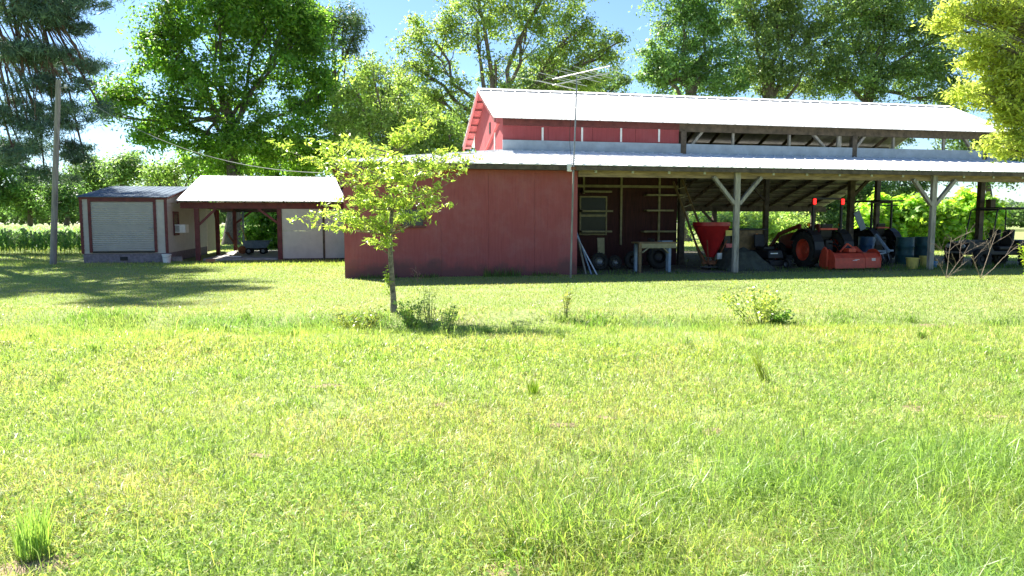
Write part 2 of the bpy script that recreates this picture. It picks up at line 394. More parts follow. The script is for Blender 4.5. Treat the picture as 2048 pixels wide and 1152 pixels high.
def build_barn():
    b = thing('red_barn', 'long red barn with white metal roofs and open equipment bays', 'barn', BO, YAW)
    SE = 25.2                       # right end
    W0 = 6.75                       # right corner of the closed room
    # --- closed room walls with board seams
    w = MB()
    edges = [0, 1.35, 2.7, 4.08, 5.45, W0]
    for i in range(5):
        w.box(edges[i] + 0.0025, edges[i + 1] - 0.0025, 0.0, 0.06, -0.1, 3.12)
    w.build('front_wall', 'red', b)
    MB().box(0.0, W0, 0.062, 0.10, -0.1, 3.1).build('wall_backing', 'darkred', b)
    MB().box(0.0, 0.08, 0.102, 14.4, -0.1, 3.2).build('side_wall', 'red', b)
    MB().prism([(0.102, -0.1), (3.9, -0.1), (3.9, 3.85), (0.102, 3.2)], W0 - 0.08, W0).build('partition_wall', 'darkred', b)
    # window in the front wall, behind the young tree
    s0, z1 = px_barn(800, 413, 0); s1, z0 = px_barn(851, 456, 0)
    fr = MB()
    fr.box(s0, s1, -0.045, -0.002, z1 - 0.08, z1); fr.box(s0, s1, -0.06, -0.002, z0, z0 + 0.07)
    fr.box(s0, s0 + 0.07, -0.045, -0.002, z0 + 0.07, z1 - 0.08); fr.box(s1 - 0.07, s1, -0.045, -0.002, z0 + 0.07, z1 - 0.08)
    win = fr.build('window', 'redtrim', b)
    MB().box(s0 + 0.07, s1 - 0.07, -0.02, -0.004, z0 + 0.07, z1 - 0.08).build('pane', 'glass', win)
    # --- monitor (raised middle aisle)
    ML, MR, MF, MK = 5.3, 11.75, 4.0, 10.0
    u = MB()
    ue = [ML, 6.9, 8.5, 10.1, MR]
    for i in range(4): u.box(ue[i] + 0.004, ue[i + 1] - 0.004, MF, MF + 0.06, 3.7, 4.86)
    u.build('monitor_wall', 'redlite', b)
    MB().box(ML, MR, MF - 0.03, MF, 4.862, 5.10).build('eave_board', 'redtrim', b)
    MB().box(MR + 0.002, SE, MF - 0.03, MF + 0.05, 4.80, 5.10).build('eave_beam', 'darkwood', b)
    for px in (1085, 1164, 1242, 1318):
        s, za = px_barn(px, 255, MF); _, zb = px_barn(px, 284, MF)
        MB().box(s - 0.032, s + 0.032, MF - 0.028, MF - 0.002, zb, za).build('batten', 'white', b)
    MB().box(ML - 0.02, SE + 0.25, MF - 0.075, MF - 0.035, 3.9, 4.36).build('flashing', 'flash', b)
    # gable end wall, with a diagonal brace and a hatch
    rz, re = 6.56, 5.06             # ridge and front eave heights
    sl = (rz - re) / 3.4
    gw = MB()
    n = 7
    for i in range(n):
        t0, t1 = MF + (MK - MF) * i / n + 0.006, MF + (MK - MF) * (i + 1) / n - 0.006
        def top(t): return rz - abs(t - 7.0) * sl - 0.08
        gw.hexa([(ML, t0, 3.4), (ML, t1, 3.4), (ML + 0.05, t1, 3.4), (ML + 0.05, t0, 3.4),
                 (ML, t0, top(t0)), (ML, t1, top(t1)), (ML + 0.05, t1, top(t1)), (ML + 0.05, t0, top(t0))] if not (t0 < 7 < t1) else
                [(ML, t0, 3.4), (ML, t1, 3.4), (ML + 0.05, t1, 3.4), (ML + 0.05, t0, 3.4),
                 (ML, t0, top(t0)), (ML, t1, top(t1)), (ML + 0.05, t1, top(t1)), (ML + 0.05, t0, top(t0))])
    gw.build('gable_wall', 'redlite', b)
    MB().bar((ML - 0.03, 4.6, 5.0), (ML - 0.03, 7.6, 4.15), 0.04, 0.12, (1, 0, 0)).build('gable_brace', 'pink', b)
    MB().box(ML - 0.03, ML - 0.002, 5.35, 5.47, 4.0, 4.9).build('gable_batten', 'white', b)
    MB().box(ML - 0.02, ML - 0.002, 6.3, 6.55, 4.85, 5.25).build('gable_hatch', 'black', b)
    # closed room under the monitor: inner wall seen through the bay
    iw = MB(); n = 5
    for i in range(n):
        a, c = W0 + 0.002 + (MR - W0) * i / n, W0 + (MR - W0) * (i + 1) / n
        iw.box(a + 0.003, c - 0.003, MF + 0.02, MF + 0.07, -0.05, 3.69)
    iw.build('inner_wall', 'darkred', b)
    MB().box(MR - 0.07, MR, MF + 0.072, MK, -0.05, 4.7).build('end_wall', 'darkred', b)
    # pale studs and rails
    for px in (1167, 1242, 1318):
        s, _ = px_barn(px, 400, MF)
        zt, zb = 3.4, (0.75 if px > 1200 else 2.55)
        MB().box(s - 0.035, s + 0.035, MF - 0.05, MF + 0.018, zb, zt).build('stud', 'newwood', b)
    s0, zz = px_barn(1152, 372, MF); s1, _ = px_barn(1355, 372, MF)
    MB().box(W0 + 0.01, s1, MF - 0.085, MF - 0.052, zz - 0.045, zz + 0.045).build('rail', 'newwood', b)
    # shelves on the inner wall
    for (u0, u1, v) in ((1166, 1222, 383), (1163, 1224, 422), (1292, 1368, 390), (1292, 1345, 421), (1162, 1222, 463), (1286, 1350, 463)):
        s0, zz = px_barn(u0, v, MF - 0.3); s1, _ = px_barn(u1, v, MF - 0.3)
        s0 = max(s0, W0 + 0.02)
        MB().box(s0, s1, MF - 0.42, MF - 0.09, zz - 0.03, zz + 0.03).build('shelf', 'newwood', b)
    # window in the inner wall
    s0, z1 = px_barn(1159, 392, MF); s1, z0 = px_barn(1213, 470, MF)
    s0 = max(s0, W0 + 0.02)
    zm = (z0 + z1) / 2
    fr = MB()
    for (a, c, d, e) in ((s0, s1, z1 - 0.05, z1), (s0, s1, z0, z0 + 0.05), (s0, s1, zm - 0.04, zm + 0.04)):
        fr.box(a, c, MF - 0.04, MF + 0.018, d, e)
    for a in (s0, s1 - 0.05):
        fr.box(a, a + 0.05, MF - 0.039, MF + 0.017, z0 + 0.05, zm - 0.04); fr.box(a, a + 0.05, MF - 0.039, MF + 0.017, zm + 0.04, z1 - 0.05)
    wi = fr.build('window', 'newwood', b)
    MB().box(s0 + 0.05, s1 - 0.05, MF - 0.012, MF + 0.012, z0 + 0.05, zm - 0.04).build('pane', 'glassdark', wi)
    MB().box(s0 + 0.05, s1 - 0.05, MF - 0.012, MF + 0.012, zm + 0.04, z1 - 0.05).build('pane', 'glassdark', wi)
    # --- upper roof
    L0, L1 = 4.93, SE + 0.55
    r = MB()
    ribbed_sheet(r, (L0, 3.6, re), (L1, 3.6, re), (L1, 7.0, rz), (L0, 7.0, rz))
    ribbed_sheet(r, (L1, 11.0, rz - 4.0 * sl), (L0, 11.0, rz - 4.0 * sl), (L0, 7.004, rz), (L1, 7.004, rz))
    r.add([(L0, 6.8, rz - 0.05), (L1, 6.8, rz - 0.05), (L1, 7, rz + 0.05), (L0, 7, rz + 0.05), (L1, 7.2, rz - 0.05), (L0, 7.2, rz - 0.05)], [(0, 1, 2, 3), (3, 2, 4, 5)])
    r.build('upper_roof', 'roof', b)
    MB().bar((L0 + 0.03, 3.62, re - 0.10), (L0 + 0.03, 6.98, rz - 0.10), 0.05, 0.13).build('rake_board', 'redtrim', b)
    MB().bar((L0 + 0.03, 10.98, rz - 4 * sl - 0.11), (L0 + 0.03, 7.02, rz - 0.11), 0.05, 0.17).build('rake_board', 'pink', b)
    # soffit under the gable overhang with cross blocks
    so = MB()
    so.hexa([(L0 + 0.06, 7.05, rz - 0.115), (ML - 0.01, 7.05, rz - 0.115), (ML - 0.01, 11.0, rz - 4 * sl - 0.09), (L0 + 0.06, 11.0, rz - 4 * sl - 0.09),
             (L0 + 0.06, 7.05, rz - 0.095), (ML - 0.01, 7.05, rz - 0.095), (ML - 0.01, 11.0, rz - 4 * sl - 0.07), (L0 + 0.06, 11.0, rz - 4 * sl - 0.07)])
    so.build('soffit', 'pink', b)
    for i in range(7):
        t = 7.6 + i * 0.52
        z = rz - (t - 7) * sl - 0.14
        MB().box(L0 + 0.06, ML - 0.02, t - 0.03, t + 0.03, z - 0.012, z + 0.018).build('lookout', 'redtrim', b)
    # --- lower roofs: front lean-to, left hip, rear lean-to
    FE, FZ, JZ = -0.42, 3.22, 4.02
    LE = -0.25
    lr = MB()
    ribbed_sheet(lr, (LE, FE, FZ), (SE + 0.3, FE, FZ), (SE + 0.3, MF - 0.005, JZ), (ML, MF - 0.005, JZ))
    ribbed_sheet(lr, (LE, 14.7, FZ), (LE, FE + 0.002, FZ), (ML - 0.004, MF, JZ), (ML - 0.004, MK, JZ))
    RE, RZ = 15.4, 2.38
    ribbed_sheet(lr, (SE + 0.3, RE, RZ), (LE, RE, RZ), (ML, MK + 0.06, JZ), (SE + 0.3, MK + 0.06, JZ))
    lr.build('lower_roof', 'roof', b)
    def lining(A, B, C, D, lm='lining'):  # added sheet below the white roofing, darkens its underside with painted shade
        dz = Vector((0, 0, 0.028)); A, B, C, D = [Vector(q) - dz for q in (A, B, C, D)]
        MB().add([A, B, C, D, A - dz * 0.2, B - dz * 0.2, C - dz * 0.2, D - dz * 0.2], [(0, 1, 2, 3), (7, 6, 5, 4)]).build('underside_shade_sheet', lm, b)
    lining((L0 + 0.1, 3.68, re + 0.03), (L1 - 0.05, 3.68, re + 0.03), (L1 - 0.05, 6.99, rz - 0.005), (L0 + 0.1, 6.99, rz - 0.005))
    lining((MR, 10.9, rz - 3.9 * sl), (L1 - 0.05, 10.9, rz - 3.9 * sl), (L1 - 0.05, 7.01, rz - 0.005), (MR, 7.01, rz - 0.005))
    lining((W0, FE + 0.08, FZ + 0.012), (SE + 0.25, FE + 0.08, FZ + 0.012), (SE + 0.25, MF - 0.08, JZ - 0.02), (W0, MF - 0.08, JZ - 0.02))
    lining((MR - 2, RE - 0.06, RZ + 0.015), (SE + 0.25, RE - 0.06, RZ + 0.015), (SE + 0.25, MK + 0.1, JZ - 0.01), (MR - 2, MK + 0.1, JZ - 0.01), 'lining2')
    MB().box(LE - 0.05, LE - 0.02, FE, 14.6, FZ - 0.20, FZ - 0.03).build('eave_board', 'redtrim', b)
    MB().box(LE - 0.02, -0.01, FE + 0.05, 14.6, FZ - 0.16, FZ - 0.13).build('soffit', 'redtrim', b)
    MB().box(LE, W0, FE + 0.03, FE + 0.06, FZ - 0.16, FZ - 0.035).build('eave_board', 'darkwood', b)
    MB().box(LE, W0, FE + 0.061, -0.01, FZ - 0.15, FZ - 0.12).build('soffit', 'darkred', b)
    # front beam (doubled boards) and rafter tails
    MB().box(W0 + 0.01, SE + 0.2, -0.05, 0.05, 2.90, 3.21).build('front_beam', 'beam', b)
    MB().box(W0 - 0.6, SE + 0.2, FE + 0.03, FE + 0.07, FZ - 0.15, FZ - 0.035).build('fascia', 'darkwood', b)
    k = 0
    s = W0 + 0.55
    while s < SE:
        MB().bar((s, FE + 0.075, FZ - 0.09), (s, MF - 0.03, JZ - 0.10), 0.045, 0.13).build('rafter', 'darkwood', b)
        MB().box(s - 0.05, s + 0.02, -0.075, -0.052, 3.02, 3.19).build('rafter_hanger', 'tin', b)
        s += 1.16
    # posts
    for s in (11.83, 18.87):
        MB().box(s - 0.085, s + 0.085, -0.052 - 0.12, -0.055, -0.2, 3.08).build('post', 'wood', b)
        for d in (-1, 1):
            MB().bar((s + d * 0.075, -0.11, 2.12), (s + d * 0.80, -0.11, 2.95), 0.10, 0.13, (0, 1, 0)).build('brace', 'wood', b)
    for (s, t, top_) in ((11.9, 4.0, 4.8), (18.87, 4.02, 4.8), (18.87, 10.0, 4.0), (24.7, 4.0, 4.8), (11.9, 10.1, 4.0), (24.7, 10.0, 4.0), (14.6, 15.0, 2.3), (18.87, 15.0, 2.3), (24.7, 15.0, 2.3), (11.2, 15.0, 2.3), (7.0, 15.0, 2.3)):
        MB().box(s - 0.1, s + 0.1, t - 0.1, t + 0.1, -0.1, top_).build('post', 'darkwood', b)
    for (s, d, t) in ((18.87, -1, 10.0), (18.87, 1, 4.02), (14.6, -1, 15.0), (14.6, 1, 15.0), (18.87, -1, 15.0)):
        top_ = 2.3 if t > 14 else 3.3
        MB().bar((s + d * 0.08, t, top_ - 0.75), (s + d * 0.85, t, top_), 0.10, 0.12, (0, 1, 0)).build('brace', 'darkwood', b)
    MB().box(24.8, 25.02, 3.6, 3.85, 2.0, 2.45).build('meter_box', 'darkwood', b)
    # monitor opening: posts, studs and braces
    for (px, wd) in ((1468, 0.09), (1581, 0.09), (1681, 0.17), (1790, 0.09), (1891, 0.09)):
        s, _ = px_barn(px, 280, MF)
        MB().box(s - wd / 2, s + wd / 2, MF + 0.052, MF + 0.13, 3.9, 4.95).build('stud', 'wood', b)
    for (u0, v0, u1, v1) in ((1378, 293, 1412, 261), (1660, 299, 1622, 266), (1706, 300, 1738, 269), (1950, 300, 1926, 272)):
        s0, z0 = px_barn(u0, v0, MF); s1, z1 = px_barn(u1, v1, MF)
        MB().bar((s0, MF + 0.09, z0 - 0.1), (s1, MF + 0.09, z1 + 0.1), 0.09, 0.12, (0, 1, 0)).build('brace', 'wood', b)
    # back side of the monitor: beam, studs, and purlins under the roofs
    MB().box(MR, SE, MK - 0.05, MK + 0.04, 3.7, 4.02).build('rear_beam', 'darkwood', b)
    MB().box(ML, SE, MK - 0.04, MK + 0.04, 4.85, 5.1).build('rear_beam', 'darkwood', b)
    MB().box(ML, 20.5, MK - 0.03, MK + 0.03, 4.06, 4.84).build('rear_monitor_wall', 'darkred', b)
    MB().box(MR, SE, MF - 0.02, MF + 0.05, 3.72, 3.98).build('inner_beam', 'darkwood', b)
    s = MR + 0.6
    while s < SE:
        MB().bar((s, MF, re + 0.1 - 0.12), (s, 7.0, rz - 0.13), 0.045, 0.15).build('rafter', 'darkwood', b)
        MB().bar((s, MK + 0.1, JZ - 0.12), (s, RE - 0.1, RZ - 0.11), 0.045, 0.15).build('rafter', 'darkwood', b)
        MB().bar((s, 10.0, re - 0.06), (s, 7.0, rz - 0.13), 0.045, 0.15).build('rafter', 'darkwood', b)
        s += 1.2
    for i in range(8):
        f = (i + 0.5) / 8
        t, z = MK + 0.1 + f * (RE - MK - 0.2), JZ + f * (RZ - JZ) - 0.05
        MB().box(MR, SE, t - 0.05, t + 0.05, z - 0.085, z - 0.012).build('purlin', 'darkwood', b)
    MB().box(0.1, SE + 0.2, RE - 0.5, RE - 0.4, RZ - 0.28, RZ - 0.02).build('rear_beam', 'darkwood', b)
    # flood light under the eave at the corner of the closed room
    s, z = px_barn(1137, 336, -0.3)
    MB().box(s - 0.08, s + 0.06, FE - 0.03, FE + 0.02, z - 0.11, z + 0.10).build('flood_light', 'white', b, bevel=0.015)
    return b
build_barn()
# earth floor of the open bays
def build_floor():
    m = MB()
    c = [barn_w(6.75, -0.9), barn_w(26.5, -0.6), barn_w(26.5, 16), barn_w(0.2, 16), barn_w(0.2, 0.3), barn_w(6.75, 0.3)]
    pts = []
    outline = [(6.9, -0.1)] + [(6.9 + i * 0.7, -0.55 + 0.35 * random.random()) for i in range(1, 28)] + [(26.2, 2), (26.4, 15.5), (0.3, 15.5), (0.3, 0.4), (6.8, 0.4)]
    vs = [barn_w(s, t, 0.005) for s, t in outline]
    m.add(vs, [tuple(range(len(vs)))])
    M['dirt'] = mat('packed_earth', (0.15, 0.13, 0.095), 0.95, var=0.25, scale=5, bump=0.5)
    structure(m.build('earth_floor', 'dirt'))
build_floor()

# ------------------------------------------------------------------ shed, carport, pole, antenna
def frame_px(O):
    def f(u, v, t):
        r = ray(u, v); ox, oy = O.x - SU * t, O.y + CU * t
        det = -r[0] * SU + CU * r[1]
        k = (-ox * SU + CU * oy) / det
        return (r[0] * oy - r[1] * ox) / det, EYE + r[2] * k
    return f
def build_shed():
    O = G(166, 527)
    b = thing('storage_shed', 'cream sided storage shed with dark red trim and a roll up door', 'shed', O, YAW)
    Wd, D, FZ, RZ, RT = 3.0, 8.0, 2.52, 3.10, 4.3
    zf = 0.37
    m = MB(); m.box(0.02, Wd - 0.02, 0.02, D - 0.02, -0.1, zf); m.build('foundation', 'foundation', b)
    x0, x1, dz0, dz1 = 0.36, 2.54, 0.40, 2.33
    # lapped siding
    def lap(mb, p, q, z0, z1, n, outw):
        hgt = (z1 - z0) / n
        for i in range(n):
            a, c = z0 + i * hgt, z0 + (i + 1) * hgt + 0.012
            P0, P1 = Vector(p), Vector(q); o = Vector(outw)
            mb.add([P0 + o * 0.036 + Vector((0, 0, a)), P1 + o * 0.036 + Vector((0, 0, a)), P1 + o * 0.004 + Vector((0, 0, c)), P0 + o * 0.004 + Vector((0, 0, c)),
                    P0 + Vector((0, 0, a)), P1 + Vector((0, 0, a))], [(0, 1, 2, 3), (5, 4, 3, 2), (4, 5, 1, 0)])
    f = MB()
    f.box(0.03, Wd - 0.03, 0.03, 0.06, zf, FZ)
    lap(f, (0.03, 0.03, 0), (x0 - 0.02, 0.03, 0), zf, FZ, 13, (0, -1, 0)); lap(f, (x1 + 0.02, 0.03, 0), (Wd - 0.03, 0.03, 0), zf, FZ, 13, (0, -1, 0)); lap(f, (x0 - 0.02, 0.03, 0), (x1 + 0.02, 0.03, 0), dz1 + 0.08, FZ, 1, (0, -1, 0))
    f.build('front_wall', 'vinyl', b)
    g = MB()
    g.prism([(0.065, zf), (D, zf), (D, FZ - 0.02), (RT, RZ - 0.04), (0.065, FZ - 0.02)], Wd - 0.06, Wd - 0.03)
    lap(g, (Wd - 0.03, 0.07, 0), (Wd - 0.03, D, 0), zf, FZ - 0.05, 13, (1, 0, 0))
    g.build('side_wall', 'vinyl', b)
    MB().prism([(0.065, zf), (D, zf), (D, FZ - 0.02), (RT, RZ - 0.04), (0.065, FZ - 0.02)], 0.03, 0.06).build('side_wall', 'vinyl', b)
    MB().box(0.062, Wd - 0.062, D - 0.03, D, zf, FZ - 0.03).build('rear_wall', 'vinyl', b)
    r = MB()
    ribbed_sheet(r, (-0.08, -0.12, FZ - 0.01), (Wd + 0.08, -0.12, FZ - 0.01), (Wd + 0.08, RT, RZ), (-0.08, RT, RZ), rib=0.23, rh=0.015)
    ribbed_sheet(r, (Wd + 0.08, D + 0.2, FZ), (-0.08, D + 0.2, FZ), (-0.08, RT + 0.003, RZ), (Wd + 0.08, RT + 0.003, RZ), rib=0.23, rh=0.015)
    r.build('roof', 'roofgrey', b)
    for q in (((-0.05, -0.005, FZ - 0.06), (Wd + 0.05, -0.005, FZ - 0.06)),):
        MB().bar(q[0], q[1], 0.04, 0.09).build('trim', 'redtrim', b)
    MB().bar((Wd + 0.03, 0.02, FZ - 0.05), (Wd + 0.03, RT, RZ - 0.06), 0.04, 0.10).build('trim', 'redtrim', b)
    MB().bar((Wd + 0.03, D + 0.1, FZ - 0.05), (Wd + 0.03, RT + 0.02, RZ - 0.06), 0.04, 0.10).build('trim', 'redtrim', b)
    for x in (0.02, Wd - 0.02): MB().box(x - 0.05, x + 0.05, -0.02, 0.028, zf, FZ - 0.11).build('trim', 'redtrim', b)
    MB().box(Wd + 0.001, Wd + 0.012, 0.03, 0.12, zf, FZ - 0.11).build('trim', 'redtrim', b)
    dfm = MB(); dfm.box(x0 - 0.10, x0, -0.03, 0.028, dz0, dz1); dfm.box(x1, x1 + 0.10, -0.03, 0.028, dz0, dz1); dfm.box(x0 - 0.10, x1 + 0.10, -0.032, 0.028, dz1, dz1 + 0.10)
    fr = dfm.build('door_frame', 'redtrim', b)
    d = MB(); n = 26
    for i in range(n):
        a, c = dz0 + 0.05 + (dz1 - dz0 - 0.05) * i / n, dz0 + 0.05 + (dz1 - dz0 - 0.05) * (i + 1) / n
        mid = (a + c) / 2
        d.add([(x0, 0.02, a), (x1, 0.02, a), (x1, -0.006, mid), (x0, -0.006, mid), (x1, 0.02, c), (x0, 0.02, c)], [(0, 1, 2, 3), (3, 2, 4, 5)])
    dr = d.build('roll_door', 'rolldoor', b)
    MB().box(x0, x1, -0.02, 0.02, dz0 - 0.01, dz0 + 0.05).build('bottom_rail', 'black', dr)
    MB().box(1.35, 1.58, -0.05, -0.021, dz0 + 0.015, dz0 + 0.05).build('handle', 'black', dr)
    MB().box(x1 - 0.16, x1 - 0.02, -0.03, -0.008, 1.32, 1.37).build('latch', 'steel', dr)
    MB().box(1.30, 1.56, -0.01, 0.018, 0.10, 0.24).build('vent', 'black', b)
    # side window with an air conditioner
    wb = MB(); y0, y1, z0, z1 = 1.05, 1.95, 1.02, 1.98
    X = Wd + 0.002
    for (a, c, e, g2) in ((y0, y1, z1 - 0.08, z1), (y0, y1, z0, z0 + 0.08), (y0, y0 + 0.08, z0 + 0.08, z1 - 0.08), (y1 - 0.08, y1, z0 + 0.08, z1 - 0.08)): wb.box(X, X + 0.035, a, c, e, g2)
    w = wb.build('window', 'redtrim', b)
    MB().box(X + 0.001, X + 0.012, y0 + 0.08, y1 - 0.08, z0 + 0.08, z1 - 0.08).build('pane', 'glass', w)
    ac = MB(); ac.box(X + 0.013, X + 0.42, y0 + 0.12, y1 - 0.14, 1.13, 1.46)
    a = ac.build('air_conditioner', 'white', b, bevel=0.012)
    gm = MB()
    for i in range(6): gm.box(X + 0.03 + i * 0.03, X + 0.045 + i * 0.03, y0 + 0.113, y0 + 0.119, 1.17, 1.42)
    gm.build('grille', 'black', a)
    MB().prism([(D + 0.03, 0.1), (11.2, 0.1), (11.2, 2.0), (D + 0.03, 2.2)], Wd - 0.06, Wd - 0.0).build('lean_to_wall', 'vinyl', b)
    return O
SHO = build_shed()
def build_carport():
    O = CPO
    b = thing('carport', 'open carport with white metal roof, dark red posts and white panels', 'carport', O, YAW)
    fpx = frame_px(O)
    r = MB()
    ribbed_sheet(r, (-0.66, -0.4, 2.40), (8.2, -0.4, 2.40), (8.2, 4.6, 3.66), (-0.66, 4.6, 3.66), rib=0.78, rh=0.02, rw=0.025)
    ribbed_sheet(r, (8.2, 9.6, 2.40), (-0.66, 9.6, 2.40), (-0.66, 4.604, 3.66), (8.2, 4.604, 3.66), rib=0.78, rh=0.02, rw=0.025)
    r.build('roof', 'roof', b)
    MB().bar((-0.63, -0.38, 2.33), (-0.63, 4.58, 3.58), 0.04, 0.10).build('rake_board', 'redtrim', b)
    MB().box(-0.6, 8.1, -0.06, 0.06, 2.10, 2.34).build('front_beam', 'redtrim', b)
    MB().box(-0.6, 8.1, 9.0, 9.1, 2.05, 2.32).build('rear_beam', 'darkwood', b)
    MB().box(-0.06, 0.06, 0.065, 8.99, 2.12, 2.30).build('side_beam', 'redtrim', b)
    for (s, t) in ((0, 0), (0, 4.5), (0.1, 8.9), (3.16, 0.0), (8.0, 0.0), (8.0, 8.9)):
        MB().box(s - 0.085, s + 0.085, t - 0.085, t + 0.085, -0.1, 2.095).build('post', 'redtrim', b)
    for (p, q) in (((0.07, 0, 1.45), (0.72, 0, 2.09)), ((0, 4.42, 1.5), (0, 3.85, 2.1)), ((0.18, 8.9, 1.5), (0.95, 8.9, 2.1)), ((3.09, 0, 1.52), (2.35, 0, 2.09))):
        MB().bar(p, q, 0.09, 0.09, (0, 1, 0)).build('brace', 'redtrim', b)
    for i in range(9):
        s = -0.3 + i * 0.95
        MB().bar((s, -0.3, 2.36), (s, 4.55, 3.57), 0.045, 0.10).build('rafter', 'darkwood', b)
        MB().bar((s, 9.5, 2.36), (s, 4.65, 3.57), 0.045, 0.10).build('rafter', 'darkwood', b)
    for (a, c) in ((3.26, 4.86), (4.95, 6.5), (6.58, 7.9)):
        m = MB(); m.box(a, c, -0.03, 0.03, 0.07, 1.19); m.box(a, c, -0.03, 0.03, 1.20, 2.09)
        m.build('panel', 'panelwhite', b)
    for s in (4.905, 6.54): MB().box(s - 0.045, s + 0.045, -0.045, 0.04, 0.0, 2.09).build('panel_post', 'darkwood', b)
    MB().box(3.25, 7.9, -0.05, 0.05, -0.02, 0.066).build('sill', 'darkwood', b)
    sl = MB().box(0.15, 3.05, 0.1, 8.7, -0.1, 0.085).build('slab', 'concrete', b)
build_carport()
def cp(s, t, z=0.0): return Vector((CPO.x + CU * s - SU * t, CPO.y + SU * s + CU * t, z))

def build_pole():
    base = G(105, 530); top = P(117, 160, 27.0)
    t = thing('utility_pole', 'weathered grey wooden utility pole standing left of the shed', 'pole', base)
    MB().tube([Vector((0, 0, -0.3)), (top - base) * 0.5, top - base], [0.115, 0.098, 0.085], 12).build('shaft', 'pole', t)
    k = P(131, 174, 27.0) - base
    h = (top - base) * 0.96
    MB().tube([h, k], 0.025, 6).build('bracket', 'steel', t)
    MB().lathe([(0.001, -0.02), (0.05, -0.01), (0.03, 0.03), (0.055, 0.05), (0.03, 0.10), (0.001, 0.11)], 10, (k.x, k.y, k.z)).build('insulator', 'white', t)
    # service wire
    a = P(133, 172, 27.0); b = P(663, 346, 20.3)
    pts = []
    for i in range(25):
        f = i / 24; p = a.lerp(b, f); p.z -= 0.75 * 4 * f * (1 - f); pts.append(p)
    c = MB().tube(pts, 0.010, 5).build('service_wire', 'cable')
    tag(c, 'sagging pale wire strung from the wooden pole to the barn', 'wire')
build_pole()
def build_antenna():
    base = G(1141, 556); top = P(1154, 148, 21.2)
    t = thing('tv_antenna', 'rooftop style television antenna on a tall thin mast before the barn', 'antenna', base)
    mid = P(1147, 338, 21.15) - base; tp = top - base
    MB().tube([Vector((0, 0, -0.2)), mid * 0.6, mid], [0.028, 0.028, 0.027], 8).build('mast', 'pole', t)
    MB().tube([mid, P(1151, 240, 21.18) - base, tp], [0.022, 0.020, 0.018], 8).build('upper_mast', 'steel', t)
    MB().box(mid.x - 0.07, mid.x + 0.07, mid.y - 0.05, mid.y + 0.08, mid.z - 0.02, mid.z + 0.06).build('clamp', 'rust', t)
    bd = Vector((0.74, -0.65, 0.05)).normalized(); ed = Vector((0.66, 0.75, 0.0)).normalized()
    for (dz, o) in ((0.05, 0.0), (-0.12, 0.0)):
        c = tp + Vector((0, 0, dz - 0.04)) + bd * 0.12
        MB().tube([c - bd * 0.98, c + bd * 0.98], 0.017, 6).build('boom', 'alu', t)
    for i, (f, L, lo) in enumerate(((-0.95, 1.5, -0.35), (-0.7, 1.0, 0), (-0.45, 0.95, 0), (-0.2, 0.9, 0), (0.1, 0.85, 0), (0.35, 0.8, 0), (0.6, 0.7, 0), (0.85, 0.65, 0), (-0.9, 0.95, 0.15), (0.0, 0.95, 0.1))):
        c = tp + bd * (f + 0.12) + Vector((0, 0, -0.0 if i % 2 else -0.15)) + ed * lo
        MB().tube([c - ed * L, c + ed * L], 0.008, 5).build('element', 'alu', t)
    w = []
    for i in range(9):
        f = i / 8; p = (P(1151, 190, 21.12) - base).lerp(P(1145, 335, 21.1) - base, f); p.x -= 0.12 * math.sin(math.pi * f); w.append(p)
    MB().tube(w, 0.007, 5).build('cable', 'black', t)
build_antenna()

# ------------------------------------------------------------------ machines and stored things
def wheel(parent, c, R, w, rim_r, rim_m, lug=0, axis='x', rim_side=(-1, 1)):
    """a wheel part at c (parent space) with tyre and rim sub-parts"""
    prof = []
    for (r, h) in ((rim_r, -0.42), (R * 0.86, -0.5), (R * 0.96, -0.42), (R, -0.25), (R, 0.25), (R * 0.96, 0.42), (R * 0.86, 0.5), (rim_r, 0.42)): prof.append((r, h * w))
    ty = MB().lathe(prof, 32, c, axis, True)
    if lug:
        for k in range(lug):
            for sd in (-1, 1):
                a = 2 * math.pi * (k + (0.5 if sd > 0 else 0)) / lug
                def pt(x, da, rr):
                    if axis == 'x': return Vector((c[0] + x * w, c[1] + rr * math.cos(a + da), c[2] + rr * math.sin(a + da)))
                    return Vector((c[0] + rr * math.sin(a + da), c[1] + x * w, c[2] + rr * math.cos(a + da)))
                ty.bar(pt(sd * 0.02, 0.0, R + 0.008), pt(sd * 0.47, 0.26, R * 0.975), 0.035, 0.045, tuple((pt(0, 0, R) - Vector(c)).normalized()))
    wh = thing_part('wheel', parent)
    ty.build('tyre', 'rubber', wh)
    rp = [(0.001, -0.10 * w), (rim_r * 0.35, -0.16 * w), (rim_r * 0.42, -0.05 * w), (rim_r * 0.8, 0.02 * w), (rim_r * 0.9, -0.34 * w), (rim_r * 1.02, -0.42 * w), (rim_r * 1.02, 0.42 * w), (rim_r * 0.9, 0.34 * w), (rim_r * 0.8, 0.05 * w), (rim_r * 0.42, 0.12 * w), (0.001, 0.12 * w)]
    MB().lathe(rp, 28, c, axis).build('rim', rim_m, wh)
    return wh
def thing_part(name, parent):
    o = bpy.data.objects.new(name, None); scene.collection.objects.link(o); o.parent = parent; o.empty_display_size = 0.1
    return o
